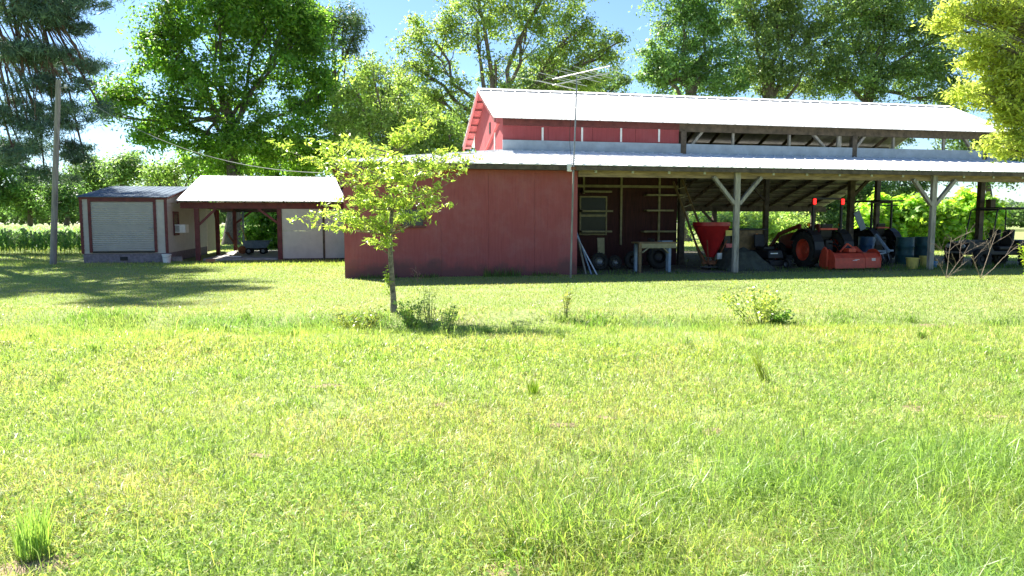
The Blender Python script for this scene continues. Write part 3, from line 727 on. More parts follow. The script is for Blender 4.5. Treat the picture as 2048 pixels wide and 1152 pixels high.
def tractor(label, loc, rz, body, rimm, canopy=False, loader=True, lamps=True):
    t = thing('tractor', label, 'tractor', loc, rz)
    R, tr = 0.62, 0.60
    for s in (-1, 1):
        wheel(t, (s * tr, 0, R), R, 0.33, 0.37, rimm, 18)
        wheel(t, (s * 0.52, 1.72, 0.40), 0.40, 0.22, 0.22, rimm, 14)
        fd = MB()
        pts = []
        for k in range(9):
            a = math.radians(-20 + 175 * k / 8); pts.append((0.02 - (R + 0.10) * math.cos(a), R + (R + 0.10) * math.sin(a)))
        for k in range(8):
            (y0, z0), (y1, z1) = pts[k], pts[k + 1]
            fd.bar((s * (tr - 0.02), y0, z0), (s * (tr - 0.02), y1, z1), 0.36, 0.03)
        f = fd.build('fender', 'black', t)
        if lamps:
            MB().lathe([(0.001, -0.035), (0.055, -0.03), (0.055, 0.02), (0.001, 0.035)], 12, (s * (tr + 0.02), -0.12, 1.47), 'y').build('lamp', 'amber', f)
    MB().hexa([(-0.29, 0.75, 0.62), (0.29, 0.75, 0.62), (0.25, 2.15, 0.60), (-0.25, 2.15, 0.60), (-0.28, 0.75, 1.30), (0.28, 0.75, 1.30), (0.21, 2.12, 1.06), (-0.21, 2.12, 1.06)]).build('hood', body, t, bevel=0.05)
    MB().box(-0.22, 0.22, 2.13, 2.17, 0.62, 1.0).build('grille', 'black', t, bevel=0.01)
    c = MB(); c.box(-0.2, 0.2, -0.25, 2.05, 0.38, 0.66); c.box(-0.14, 0.14, -0.42, -0.2, 0.42, 0.95); c.box(-0.42, 0.42, 0.15, 0.80, 0.55, 0.62); c.tube([(-0.6, 0, R), (0.6, 0, R)], 0.09, 10); c.tube([(-0.52, 1.72, 0.40), (0.52, 1.72, 0.40)], 0.05, 8)
    c.build('chassis', 'black', t, bevel=0.012)
    s_ = MB(); s_.box(-0.24, 0.24, -0.12, 0.34, 0.95, 1.06); s_.hexa([(-0.24, -0.20, 1.02), (0.24, -0.20, 1.02), (0.24, -0.10, 1.02), (-0.24, -0.10, 1.02), (-0.21, -0.30, 1.50), (0.21, -0.30, 1.50), (0.21, -0.21, 1.50), (-0.21, -0.21, 1.50)])
    s_.box(-0.18, 0.18, -0.05, 0.25, 0.66, 0.948)
    s_.build('seat', 'black', t, bevel=0.03)
    sw = MB()
    ring = []
    for k in range(21):
        a = 2 * math.pi * k / 20; ring.append((0.19 * math.cos(a), 0.66 + 0.19 * math.sin(a) * 0.75, 1.42 + 0.19 * math.sin(a) * 0.6))
    sw.tube(ring, 0.017, 6, False); sw.tube([(0, 0.66, 1.42), (0, 0.85, 1.16)], 0.025, 6); sw.tube([(-0.18, 0.66, 1.42), (0.18, 0.66, 1.42)], 0.012, 5)
    sw.build('steering_wheel', 'black', t)
    rb = MB()
    H = 2.32
    for s in (-1, 1): rb.box(s * 0.55 - 0.035, s * 0.55 + 0.035, -0.28, -0.20, 0.62, H)
    rb.box(-0.585, 0.585, -0.281, -0.199, H - 0.0, H + 0.07)
    ro = rb.build('roll_bar', 'black', t, bevel=0.012)
    if lamps:
        for s in (-1, 1): MB().box(s * 0.55 - 0.05, s * 0.55 + 0.05, -0.335, -0.282, H - 0.16, H + 0.03).build('red_lamp', 'redlamp', ro, bevel=0.015)
    if canopy:
        cm = MB(); cm.box(-0.70, 0.70, -0.75, 1.25, H + 0.075, H + 0.13); cm.box(-0.66, 0.66, -0.5, -0.44, H - 0.10, H - 0.05)
        cm.build('canopy', 'black', t, bevel=0.02)
    if loader:
        for s in (-1, 1):
            l = MB(); l.bar((s * 0.38, 0.70, 1.45), (s * 0.38, 1.9, 1.12), 0.07, 0.13); l.bar((s * 0.38, 1.88, 1.15), (s * 0.38, 2.65, 0.45), 0.07, 0.13); l.bar((s * 0.38, 0.72, 0.62), (s * 0.38, 0.72, 1.48), 0.07, 0.16, (0, 1, 0))
            l.build('loader_arm', body, t, bevel=0.01)
        bk = MB(); bk.prism([(2.6, 0.12), (3.2, 0.10), (3.2, 0.13), (2.66, 0.16), (2.62, 0.62), (2.70, 0.66), (2.70, 0.69), (2.56, 0.66)], -0.72, 0.72)
        for s in (-0.72, 0.70): bk.prism([(2.6, 0.12), (3.2, 0.10), (2.72, 0.68), (2.58, 0.66)], s, s + 0.02)
        bk.build('loader_bucket', 'black', t)
    lk = MB()
    for s in (-1, 1):
        lk.bar((s * 0.22, -0.2, 0.45), (s * 0.32, -0.85, 0.40), 0.03, 0.06); lk.bar((s * 0.2, -0.3, 1.0), (s * 0.30, -0.72, 0.44), 0.025, 0.03)
    lk.bar((0, -0.4, 0.85), (0, -0.95, 0.78), 0.04, 0.04)
    lk.build('hitch_arm', 'black', t)
    hb = MB(); hb.box(-0.32, 0.34, -0.36, -0.295, 1.30, 1.36); hb.build('tail_bar', 'orange', t)
    return t
TR = (10.65, 25.5); TH = math.radians(14)
tractor('red orange compact tractor with red lamps on its roll bar parked nose in', (TR[0], TR[1], 0.0), TH, 'hoodred', 'orange')
def at_tractor(x, y): return Vector((TR[0] + x * math.cos(TH) - y * math.sin(TH), TR[1] + x * math.sin(TH) + y * math.cos(TH), 0))
def build_tiller():
    o = at_tractor(0.32, -1.05)
    t = thing('rotary_tiller', 'bright orange red rotary tiller hitched behind the tractor', 'tiller', o, TH)
    W = 0.86
    poly = [(-0.42, 0.06), (-0.39, 0.40), (-0.24, 0.54), (0.18, 0.56), (0.34, 0.42), (0.30, 0.39), (0.16, 0.53), (-0.22, 0.51), (-0.355, 0.38), (-0.39, 0.06)]
    MB().prism(poly, -W, 0.28).build('hood', 'orange', t)
    MB().prism([(y - 0.006, z + 0.004) for y, z in poly], 0.286, W).build('rear_flap', 'orange', t)
    for s in (-W - 0.025, W + 0.002):
        pl = []
        for k in range(13):
            a = math.pi * (0.02 + 0.96 * k / 12); pl.append((-0.02 + 0.40 * math.cos(a), 0.32 + 0.36 * math.sin(a)))
        pl += [(-0.40, 0.10), (-0.2, 0.02), (0.2, 0.02), (0.38, 0.12)]
        MB().prism(pl, s, s + 0.023).build('side_plate', 'orange', t)
    MB().prism([(-0.12, 0.10), (0.12, 0.10), (0.2, 0.62), (0.05, 0.76), (-0.12, 0.62)], -W - 0.11, -W - 0.028).build('chain_case', 'orange', t, bevel=0.02)
    f = MB(); f.bar((-0.35, 0.05, 0.58), (0, 0.15, 0.85), 0.05, 0.05); f.bar((0.35, 0.05, 0.58), (0, 0.15, 0.85), 0.05, 0.05); f.box(-0.14, 0.14, -0.12, 0.2, 0.57, 0.70); f.prism([(-0.15, 0.57), (0.25, 0.57), (0.2, 0.76)], 0.2, 0.4)
    f.build('headstock', 'orange', t, bevel=0.01)
    r = MB(); r.tube([(-W, -0.02, 0.26), (W, -0.02, 0.26)], 0.05, 10)
    for i in range(10):
        x = -W + 0.1 + i * 0.17; a = i * 0.9
        r.bar((x, -0.02, 0.26), (x + 0.05, -0.02 + 0.2 * math.cos(a), 0.26 + 0.2 * math.sin(a)), 0.05, 0.012)
    r.build('rotor', 'black', t)
    d = MB(); d.box(-0.20, -0.03, -0.402, -0.394, 0.31, 0.325); d.box(-0.12, 0.05, -0.405, -0.398, 0.335, 0.35)
    d.build('decal', 'white', t)
    d2 = MB()
    for i in range(3): d2.box(0.52, 0.66, -0.413, -0.402, 0.30 + i * 0.03, 0.318 + i * 0.03)
    d2.build('decal', 'white', t)
build_tiller()
tractor('dark second tractor with an open canopy frame in the shade by the bright bush', (15.2, 31.0, 0), math.radians(22), 'black', 'black', canopy=True, loader=False, lamps=False)

def build_spreader():
    o = Vector((6.55, 24.4, 0))
    t = thing('fertiliser_spreader', 'red cone shaped fertiliser spreader standing beside the wooden post', 'spreader', o, YAW)
    prof = [(0.13, 0.42), (0.58, 1.42), (0.60, 1.44), (0.60, 1.56), (0.575, 1.56), (0.56, 1.44), (0.10, 0.44)]
    MB().lathe(prof, 36, (0, 0, 0), 'z', True).build('hopper', 'spreadred', t)
    f = MB()
    for s in (-1, 1):
        f.bar((s * 0.12, 0.1, 0.22), (s * 0.42, 0.35, 0.95), 0.05, 0.05); f.bar((s * 0.12, -0.1, 0.22), (s * 0.35, -0.42, 0.98), 0.03, 0.03)
    f.bar((-0.30, 0, 0.22), (0.30, 0, 0.22), 0.06, 0.06); f.box(-0.12, 0.12, -0.12, 0.12, 0.18, 0.30)
    f.build('frame', 'rust', t)
    MB().lathe([(0.001, 0.08), (0.30, 0.075), (0.32, 0.10), (0.30, 0.105), (0.001, 0.115)], 28, (0, 0, 0)).build('spinner', 'steel', t)
    MB().tube([(0, 0, 0.0), (0, 0, 0.2)], 0.07, 10).build('gearbox', 'black', t)
    MB().prism([(-0.05, 0.50), (0.06, 0.5), (0.06, 1.20), (-0.05, 1.25)], 0.44, 0.68).build('shield', 'black', t, bevel=0.03)
    b = MB(); b.box(0.50, 0.86, -0.1, -0.04, 0.72, 0.86); b.box(0.80, 0.86, -0.1, -0.04, 0.30, 0.719); b.box(0.45, 0.86, -0.1, -0.04, 0.14, 0.299)
    b.build('bracket', 'pink', t, bevel=0.01)
    MB().box(0.28, 0.50, -0.462, -0.45, 1.12, 1.30).build('decal', 'yellow', t)
    MB().box(0.10, 0.26, -0.28, -0.22, 0.36, 0.56).build('guard_plate', 'tin', t)
build_spreader()

def build_bench():
    o = barn_w(9.55, 0.75)
    t = thing('workbench', 'rough wooden workbench with short braces standing in the open bay', 'workbench', o, YAW)
    MB().box(-0.68, 0.62, -0.3, 0.35, 0.90, 0.95).build('top', 'brown', t)
    MB().box(-0.58, 0.56, -0.305, -0.265, 0.76, 0.898).build('apron', 'newwood', t)
    for (x, y, m) in ((-0.62, -0.24, 'brown'), (-0.55, 0.28, 'bluesteel'), (0.36, -0.24, 'bluesteel'), (0.53, 0.28, 'bluesteel')):
        MB().box(x - 0.045, x + 0.045, y - 0.045, y + 0.045, 0, 0.898).build('leg', m, t)
    MB().bar((-0.56, -0.283, 0.62), (-0.36, -0.283, 0.77), 0.03, 0.09, (0, 1, 0)).build('brace', 'newwood', t)
    MB().bar((0.31, -0.283, 0.60), (0.14, -0.283, 0.77), 0.03, 0.09, (0, 1, 0)).build('brace', 'newwood', t)
    for (x, y, lab, k) in ((-0.15, 0.0, 'coil', 0), (0.35, 0.05, 'board', 1)):
        if k == 0:
            pts = [(x + 0.11 * math.cos(a * 0.7) , y + 0.11 * math.sin(a * 0.7), 0.965 + 0.004 * a) for a in range(22)]
            c = MB().tube([barn_w(9.55 + p[0], 0.75 + p[1], p[2]) for p in pts], 0.012, 5).build('wire_coil', 'black')
            tag(c, 'coil of dark wire lying on the wooden workbench', 'wire')
        else:
            c = MB().box(-0.22, 0.22, -0.10, 0.10, 0, 0.03).build('offcut_board', 'bluesteel'); c.location = barn_w(9.55 + x, 0.75 + y, 0.952); c.rotation_euler = (0, 0, YAW + 0.3)
            tag(c, 'grey flat offcut lying on the right end of the workbench', 'board')
build_bench()
# ladder leaning at the end of the inner wall
def build_ladder():
    foot, top = barn_w(12.35, 2.55, 0.0), barn_w(11.6, 3.7, 3.05)
    t = thing('ladder', 'old wooden ladder leaning at the end of the dark inner wall', 'ladder', foot)
    d = top - foot; a = Vector((CU, SU, 0)).cross(d).cross(d).normalized(); a = Vector((CU * 0.93, SU * 0.93, 0.25)).normalized()
    for s in (-1, 1): MB().bar(a * 0.2 * s, d + a * 0.17 * s, 0.035, 0.07).build('rail', 'brown', t)
    for i in range(9):
        c = d * ((i + 0.7) / 9.6)
        MB().tube([c - a * 0.19, c + a * 0.19], 0.018, 6).build('rung', 'wood', t)
build_ladder()
# pipes and boards leaning in the corner
for i, (s0, t0, s1, t1, z1, r, m, lab) in enumerate(((7.30, -0.25, 6.83, 0.5, 1.25, 0.022, 'tin', 'grey pipe leaning in the corner by the red wall, nearest the lawn'), (7.22, 0.05, 6.84, 0.8, 1.6, 0.025, 'bluesteel', 'blue grey pipe leaning in the corner between two others'), (7.12, 0.3, 6.83, 1.2, 2.3, 0.03, 'wood', 'longest weathered pole leaning in the corner of the bay'))):
    p, q = barn_w(s0, t0, 0.0), barn_w(s1, t1, z1)
    c = MB().tube([Vector((0, 0, 0.0)), (q - p) * 0.5, q - p], r, 8).build('leaning_pipe', m); c.location = p
    tag(c, lab, 'pipe', 'pipes leaning in the bay corner')
# tyres along the inner wall
def tyre(label, s, t, R, lean, rzoff=0.0):
    th = thing('old_tyre', label, 'tyre', barn_w(s, t, 0), YAW + rzoff, 'old tyres in the bay'); th.rotation_euler[0] = lean
    w = R * 0.55
    prof = [(R * 0.55, -0.4 * w), (R * 0.85, -0.5 * w), (R * 0.97, -0.35 * w), (R, 0), (R * 0.97, 0.35 * w), (R * 0.85, 0.5 * w), (R * 0.55, 0.4 * w)]
    b = MB().lathe(prof, 28, (0, 0, R), 'y', True)
    for k in range(20):
        a = 2 * math.pi * k / 20
        b.bar((math.sin(a) * R * 0.99, -0.3 * w, R + math.cos(a) * R * 0.99), (math.sin(a + 0.1) * R * 0.99, 0.3 * w, R + math.cos(a + 0.1) * R * 0.99), 0.03, 0.03)
    b.build('tread', 'rubber', th)
    MB().lathe([(0.02, -0.02), (R * 0.3, -0.05), (R * 0.5, 0.02), (R * 0.57, -0.3 * w), (R * 0.57, 0.3 * w), (0.02, 0.1)], 24, (0, 0, R), 'y').build('rim', 'steel' if R < 0.3 else 'black', th)
tyre('black tyre standing below the pale board, left of the workbench', 8.05, 1.75, 0.29, -0.15)
tyre('small black tyre standing between two larger tyres', 8.65, 1.9, 0.24, -0.2, 0.2)
tyre('black tyre standing just left of the workbench legs', 9.3, 1.95, 0.31, -0.15, -0.1)
tyre('largest black tyre standing behind the workbench', 10.25, 2.1, 0.40, -0.15)
b = MB().box(-0.12, 0.12, -0.02, 0.02, 0, 1.05).build('pale_board', 'newwood'); b.location = barn_w(8.25, 2.15, 0); b.rotation_euler = (-0.1, 0, YAW)
tag(b, 'narrow pale board leaning upright behind the tyres', 'board')
# tarp covered heap right of the post
def build_tarp():
    n, m = 28, 18
    o = barn_w(12.75, 1.0, 0)
    vs, fs = [], []
    for i in range(n):
        for j in range(m):
            x, y = -0.85 + 1.9 * i / (n - 1), -0.55 + 1.1 * j / (m - 1)
            e = max(0, 1 - (y / 0.55) ** 2) ** 0.45 * max(0, 1 - (max(0, (x - 0.0)) / 1.05) ** 1.4) * max(0, 1 - (min(0, x + 0.2) / 0.66) ** 4)
            z = 0.70 * e + 0.05 * e * math.sin(x * 9 + y * 7) + 0.03 * e * math.sin(y * 17 - x * 5)
            vs.append((x, y, z - 0.01))
    for i in range(n - 1):
        for j in range(m - 1): fs.append((i * m + j, (i + 1) * m + j, (i + 1) * m + j + 1, i * m + j + 1))
    mb = MB().add(vs, fs, True); mb.add([(v[0], v[1], -0.02) for v in (vs[0], vs[(n - 1) * m], vs[n * m - 1], vs[m - 1])], [(3, 2, 1, 0)])
    c = mb.build('tarp_heap', 'tarp'); c.location = o; c.rotation_euler = (0, 0, YAW)
    tag(c, 'low heap under a dull olive tarpaulin sloping down to the right of the post', 'tarpaulin')
build_tarp()
def build_trailer():
    o = barn_w(13.92, 2.75, 0)
    t = thing('box_trailer', 'brown boarded box trailer with an amber marker behind the tarpaulin', 'trailer', o, YAW)
    MB().box(-0.75, 0.28, -0.4, 0.9, 0.55, 1.28).build('box', 'brown', t, bevel=0.01)
    MB().box(-0.95, 0.48, -0.45, 0.95, 1.282, 1.34).build('lid', 'black', t, bevel=0.01)
    f = MB(); f.box(-0.8, 0.4, -0.38, 0.88, 0.45, 0.548); f.bar((0.4, 0.2, 0.5), (1.1, 0.2, 0.4), 0.07, 0.07); f.build('frame', 'black', t)
    for s in (-0.5, 1.0): wheel(t, (-0.2, s, 0.3), 0.3, 0.16, 0.16, 'steel', 0, 'y')
    MB().lathe([(0.001, -0.03), (0.05, -0.025), (0.05, 0.0)], 14, (0.05, -0.405, 1.12), 'y').build('amber_lamp', 'amber', t)
build_trailer()
def build_mower():
    o = barn_w(14.0, 1.75, 0)
    t = thing('riding_mower', 'black riding mower with a high seat standing left of the tractor', 'mower', o, YAW + math.radians(10))
    MB().hexa([(-0.32, -0.5, 0.35), (0.32, -0.5, 0.35), (0.32, 0.4, 0.35), (-0.32, 0.4, 0.35), (-0.28, -0.45, 0.62), (0.28, -0.45, 0.62), (0.28, 0.4, 0.62), (-0.28, 0.4, 0.62)]).build('body', 'black', t, bevel=0.03)
    s = MB(); s.box(-0.23, 0.23, -0.15, 0.3, 0.622, 0.74); s.hexa([(-0.23, 0.28, 0.70), (0.23, 0.28, 0.70), (0.23, 0.38, 0.70), (-0.23, 0.38, 0.70), (-0.2, 0.36, 1.15), (0.2, 0.36, 1.15), (0.2, 0.45, 1.15), (-0.2, 0.45, 1.15)])
    s.build('seat', 'black', t, bevel=0.04)
    MB().box(-0.25, 0.05, -0.512, -0.503, 0.50, 0.535).build('stripe', 'white', t)
    MB().box(-0.46, 0.46, -0.45, 0.2, 0.10, 0.28).build('mower_deck', 'black', t, bevel=0.03)
    for sx in (-1, 1):
        wheel(t, (sx * 0.40, 0.3, 0.24), 0.24, 0.2, 0.12, 'steel', 0); wheel(t, (sx * 0.38, -0.6, 0.16), 0.16, 0.13, 0.08, 'steel', 0)
        MB().tube([(sx * 0.25, -0.1, 0.62), (sx * 0.27, -0.35, 0.9), (sx * 0.05, -0.42, 0.95)], 0.016, 6).build('control_lever', 'black', t)
build_mower()
def drum(label, loc, r, h, m, grp):
    t = thing('drum', label, 'drum', loc, random.uniform(0, 6), grp)
    prof = [(r * 0.97, 0), (r, 0.02)]
    for f in (0.33, 0.66): prof += [(r, h * f - 0.03), (r * 1.035, h * f - 0.012), (r * 1.035, h * f + 0.012), (r, h * f + 0.03)]
    prof += [(r, h - 0.02), (r * 1.02, h - 0.015), (r * 1.02, h), (r * 0.94, h), (r * 0.93, h - 0.025), (0.001, h - 0.025)]
    MB().lathe(prof, 28).build('body', m, t)
    MB().lathe([(0.035, h - 0.03), (0.035, h + 0.005), (0.001, h + 0.006)], 10, (r * 0.6, 0, 0)).build('bung', 'black', t)
DR = 'drums stored under the barn roof'
drum('dark teal drum right of the blue grey pipes, left of the other teal drum', G(1808, 528), 0.31, 1.0, 'teal', DR)
drum('teal drum standing directly behind the right wooden post', G(1845, 526), 0.33, 1.0, 'teal', DR)
drum('blue drum standing between the tractor wheel and the dark machine', G(1731, 523), 0.29, 0.98, 'blue', DR)
def bucket(label, loc, r, h, m):
    t = thing('bucket', label, 'bucket', loc, random.uniform(0, 6), 'buckets by the right post')
    MB().lathe([(r * 0.84, 0), (r * 0.98, h * 0.9), (r * 1.05, h * 0.9), (r * 1.05, h), (r * 0.96, h), (r * 0.94, h * 0.85), (r * 0.8, 0.02), (0.001, 0.02)], 24).build('body', m, t)
    hp = [(r * 1.04 * math.cos(a), 0.06 + r * 0.4 * math.sin(a), h * 0.95 - r * 0.9 * math.sin(a)) for a in np.linspace(0, math.pi, 9)]
    MB().tube([(x, -r * 0.9 * math.sin(a) , h * 0.95 - 0.25 * r * math.sin(a)) for (x, y, z), a in zip(hp, np.linspace(0, math.pi, 9))], 0.005, 5).build('handle', 'steel', t)
bucket('faded yellow bucket just left of the right wooden post', G(1824, 538), 0.20, 0.38, 'yellow')
bucket('faded yellow bucket tucked behind the foot of the right wooden post', G(1850, 535), 0.19, 0.40, 'yellow')
bucket('small bright blue bucket right of the yellow buckets', G(1868, 535), 0.12, 0.22, 'brightblue')
# implement with blue grey arms left of the drums
def build_rake():
    o = G(1765, 535)
    t = thing('cultivator', 'blue grey cultivator frame with slanting arm and black wheel before the teal drums', 'implement', o, 0)
    MB().tube([P(1752, 470, 26.2) - o, P(1778, 503, 25.4) - o], 0.055, 10).build('arm', 'bluesteel', t)
    f = MB(); f.bar(P(1736, 503, 25.6) - o, P(1786, 501, 25.8) - o, 0.06, 0.06); f.bar(P(1740, 512, 25.2) - o, P(1772, 505, 25.2) - o, 0.05, 0.05); f.bar(P(1744, 500, 25.6) - o, P(1752, 472, 26.2) - o, 0.04, 0.04)
    f.build('frame', 'bluesteel', t)
    wheel(t, tuple(Vector((0.05, 0, 0.26))), 0.26, 0.14, 0.15, 'black', 0, 'y')
    for i in range(4):
        a = P(1742 + i * 11, 504, 25.5) - o
        MB().tube([a, a + Vector((0.02, -0.12, -0.25)), a + Vector((0.03, 0.02, -0.44))], 0.014, 5).build('tine', 'steel', t)
build_rake()
c = MB().box(-0.13, 0.13, -0.02, 0.02, 0, 0.75).build('grey_sheet', 'bluesteel'); q = P(1718, 455, 27.6); c.location = (q.x, q.y, q.z); c.rotation_euler = (0, -0.45, 0.2)
c.location = barn_w(19.25, 3.75, 1.28)
tag(c, 'tilted blue grey metal sheet propped on the dark inner post', 'metal sheet')
# utility vehicle at the right edge
def build_utv():
    o = Vector((16.75, 25.9, 0))
    t = thing('utility_vehicle', 'dark open utility vehicle with roll cage parked at the right edge of the barn', 'utility vehicle', o, YAW + math.radians(0))
    # local: front towards -x
    for (x, y) in ((-0.95, -0.6), (-0.95, 0.6), (0.95, -0.6), (0.95, 0.6)): wheel(t, (x, y, 0.32), 0.32, 0.24, 0.17, 'black', 14, 'y')
    MB().prism([(-1.45, 0.45), (1.35, 0.42), (1.35, 0.62), (0.4, 0.58), (-0.35, 0.58), (-0.55, 0.95), (-1.35, 0.86), (-1.48, 0.65)], -0.5, 0.5, 'y').build('body', 'black', t, bevel=0.03)
    MB().box(0.52, 1.45, -0.62, 0.62, 0.64, 0.94).build('cargo_bed', 'black', t, bevel=0.02)
    for y in (-0.28, 0.28):
        s = MB(); s.box(-0.15, 0.35, y - 0.24, y + 0.24, 0.60, 0.74); s.hexa([(0.30, y - 0.24, 0.74), (0.42, y - 0.24, 0.74), (0.42, y + 0.24, 0.74), (0.30, y + 0.24, 0.74), (0.38, y - 0.22, 1.30), (0.48, y - 0.22, 1.30), (0.48, y + 0.22, 1.30), (0.38, y + 0.22, 1.30)])
        s.build('seat', 'black', t, bevel=0.05)
    cg = MB()
    for y in (-0.58, 0.58):
        cg.tube([(-0.55, y, 0.9), (-0.38, y * 0.95, 1.95), (-0.30, y * 0.94, 2.0), (1.02, y * 0.94, 2.03), (1.10, y * 0.95, 1.97), (1.14, y, 0.94)], 0.024, 8)
    for x, z in ((-0.34, 1.99), (1.06, 2.02)): cg.tube([(x, -0.55, z), (x, 0.55, z)], 0.024, 8)
    cg.build('roll_cage', 'black', t)
    MB().box(-0.30, 1.02, -0.53, 0.53, 2.035, 2.07).build('roof', 'black', t, bevel=0.015)
    ws = MB(); ws.hexa([(-0.44, -0.52, 1.55), (-0.43, -0.52, 1.55), (-0.43, 0.52, 1.55), (-0.44, 0.52, 1.55), (-0.40, -0.52, 1.82), (-0.39, -0.52, 1.82), (-0.39, 0.52, 1.82), (-0.40, 0.52, 1.82)])
    st = MB(); ring = [(-0.28 + 0.10 * math.sin(a), -0.28 + 0.17 * math.cos(a), 1.12 + 0.14 * math.sin(a)) for a in np.linspace(0, 2 * math.pi, 19)]
    st.tube(ring, 0.014, 6, False); st.tube([(-0.28, -0.28, 1.12), (-0.55, -0.28, 0.9)], 0.02, 6); st.build('steering_wheel', 'black', t)
    MB().box(-1.50, -1.44, -0.42, 0.42, 0.50, 0.56).build('bumper', 'steel', t)
    for y in (-0.33, 0.33): MB().lathe([(0.001, 0.0), (0.07, 0.0), (0.075, 0.03)], 14, (-1.47, y, 0.74), 'x').build('headlight', 'tin', t)
build_utv()

# ------------------------------------------------------------------ small things by the carport
def build_cart():
    o = cp(1.75, 4.1, 0.085)
    t = thing('dump_cart', 'grey tub garden cart standing on the carport slab', 'cart', o, YAW)
    MB().add(*(lambda a: (a, [(0, 1, 2, 3), (4, 5, 1, 0), (5, 6, 2, 1), (6, 7, 3, 2), (7, 4, 0, 3), (8, 9, 5, 4), (9, 10, 6, 5), (10, 11, 7, 6), (11, 8, 4, 7)]))(
        [(-0.45, -0.28, 0.28), (0.40, -0.28, 0.28), (0.40, 0.28, 0.28), (-0.45, 0.28, 0.28), (-0.62, -0.42, 0.62), (0.60, -0.42, 0.62), (0.60, 0.42, 0.62), (-0.62, 0.42, 0.62), (-0.66, -0.46, 0.60), (0.64, -0.46, 0.60), (0.64, 0.46, 0.60), (-0.66, 0.46, 0.60)])).build('tub', 'bluesteel', t)
    MB().box(-0.3, 0.3, -0.05, 0.05, 0.18, 0.275).build('chassis', 'black', t)
    for (x, y) in ((-0.32, -0.36), (-0.32, 0.36), (0.30, -0.36), (0.30, 0.36)): wheel(t, (x, y, 0.15), 0.15, 0.09, 0.08, 'steel', 0, 'y')
    o = cp(0.75, 4.3, 0.085)
    t = thing('garden_plough', 'rusty hand plough with upright handles left of the grey cart', 'plough', o, YAW)
    MB().tube([(0.28, 0, 0.12), (0.0, 0, 0.42), (-0.28, 0, 1.0)], 0.03, 6).build('beam', 'rust', t)
    for y in (-0.16, 0.16): MB().tube([(0.1, 0, 0.3), (-0.12, y, 0.68), (-0.36, y * 1.3, 1.02)], 0.02, 6).build('handle', 'rust', t)
    MB().lathe([(0.03, -0.02), (0.17, -0.02), (0.19, 0), (0.17, 0.02), (0.03, 0.02)], 18, (0.33, 0, 0.19), 'y').build('wheel', 'rust', t)
    p, q = P(476, 473, 38.4), P(486, 488, 38.4)
    p, q = cp(1.15, 7.0, 0.085), cp(0.62, 7.2, 1.35)
    c = MB().tube([Vector((0, 0, 0)), q - p], 0.022, 8).build('yellow_handle', 'yellow'); c.location = p
    tag(c, 'slanting yellow tool handle leaning behind the grey cart', 'tool handle')
    p = cp(0.55, 8.55, 0.085)
    c = MB().tube([(0, 0, 0), (0.02, 0, 2.0)], 0.05, 8).build('drain_pipe', 'bluesteel'); c.location = p
    tag(c, 'pale blue grey pipe standing upright by the rear carport post', 'pipe')
build_cart()
def block(label, loc, rz, m, sx, sy, sz, name, cat):
    mb = MB()
    if m == 'concrete':
        mb.box(-sx, sx, -sy, -sy * 0.72, 0, sz); mb.box(-sx, sx, sy * 0.72, sy, 0, sz)
        for x in (-sx, -0.1 * sx, 0.8 * sx): mb.box(x, x + 0.2 * sx, -sy * 0.719, sy * 0.719, 0, sz - 0.002)
    else:
        mb.box(-sx, sx, -sy, sy, 0, sz)
    c = mb.build(name, m, None, 0.006 if m != 'concrete' else 0); c.location = loc; c.rotation_euler = (0, 0, rz); tag(c, label, cat)
block('grey hollow concrete block on the ground right of the white tub', G(354, 523), 0.3, 'concrete', 0.2, 0.1, 0.19, 'concrete_block', 'block')
block('orange red brick lying on the grass before the carport slab', G(421, 525), 0.5, 'brick', 0.16, 0.08, 0.14, 'brick', 'brick')
c = MB().box(-0.5, 0.5, -0.14, 0.14, 0, 0.035).build('white_plank', 'white'); c.location = cp(0.95, 1.3, 0.09); c.rotation_euler = (0, 0, YAW + 0.1); tag(c, 'short white plank lying on the carport slab', 'plank')
t = thing('white_tub', 'white plastic tub standing at the right corner of the shed', 'tub', G(334, 526))
MB().lathe([(0.13, 0), (0.165, 0.30), (0.18, 0.31), (0.18, 0.34), (0.155, 0.34), (0.12, 0.02), (0.001, 0.02)], 24).build('body', 'white', t)
MB().tube([(0.17 * math.cos(a), -0.17 * math.sin(a), 0.31 - 0.10 * math.sin(a)) for a in np.linspace(0, math.pi, 9)], 0.005, 5).build('handle', 'steel', t)

# ------------------------------------------------------------------ foliage
def unit(a): return a / np.maximum(np.linalg.norm(a, axis=-1, keepdims=True), 1e-9)
def leaves_mesh(name, cen, length, width, nrm, tint, m, parent, droop=0.0):
    """one diamond-ish folded leaf (4 corners) per centre"""
    n = len(cen)
    rnd = unit(rng.normal(size=(n, 3)))
    nrm = unit(nrm)
    a = unit(np.cross(nrm, rnd)); b = np.cross(nrm, a)
    a = a + np.array([0, 0, -droop]) * rng.random((n, 1)); a = unit(a)
    L = (length * rng.uniform(0.45, 1.45, (n, 1))) / 2; W = (width * rng.uniform(0.7, 1.3, (n, 1))) / 2
    fold = nrm * W * 0.35
    v = np.stack([cen - a * L, cen + b * W + fold - a * L * 0.1, cen + a * L, cen - b * W + fold - a * L * 0.1], 1).reshape(-1, 3)
    i = np.arange(n)[:, None] * 4
    q = i + np.array([[0, 1, 2, 3]])
    return np_mesh(name, v, np.zeros((0, 3), int), q, m, np.repeat(tint, 4, 0), parent)
def tints(n, col, var=0.22, yellow=0.25):
    c = np.tile(np.array(col), (n, 1))
    c = c * np.exp(rng.normal(0, var, (n, 1)))
    y = rng.random((n, 1)) ** 2 * yellow
    c = c * (1 + y * np.array([[1.2, 0.45, -0.3]]))
    return np.clip(c, 0.002, 0.7)
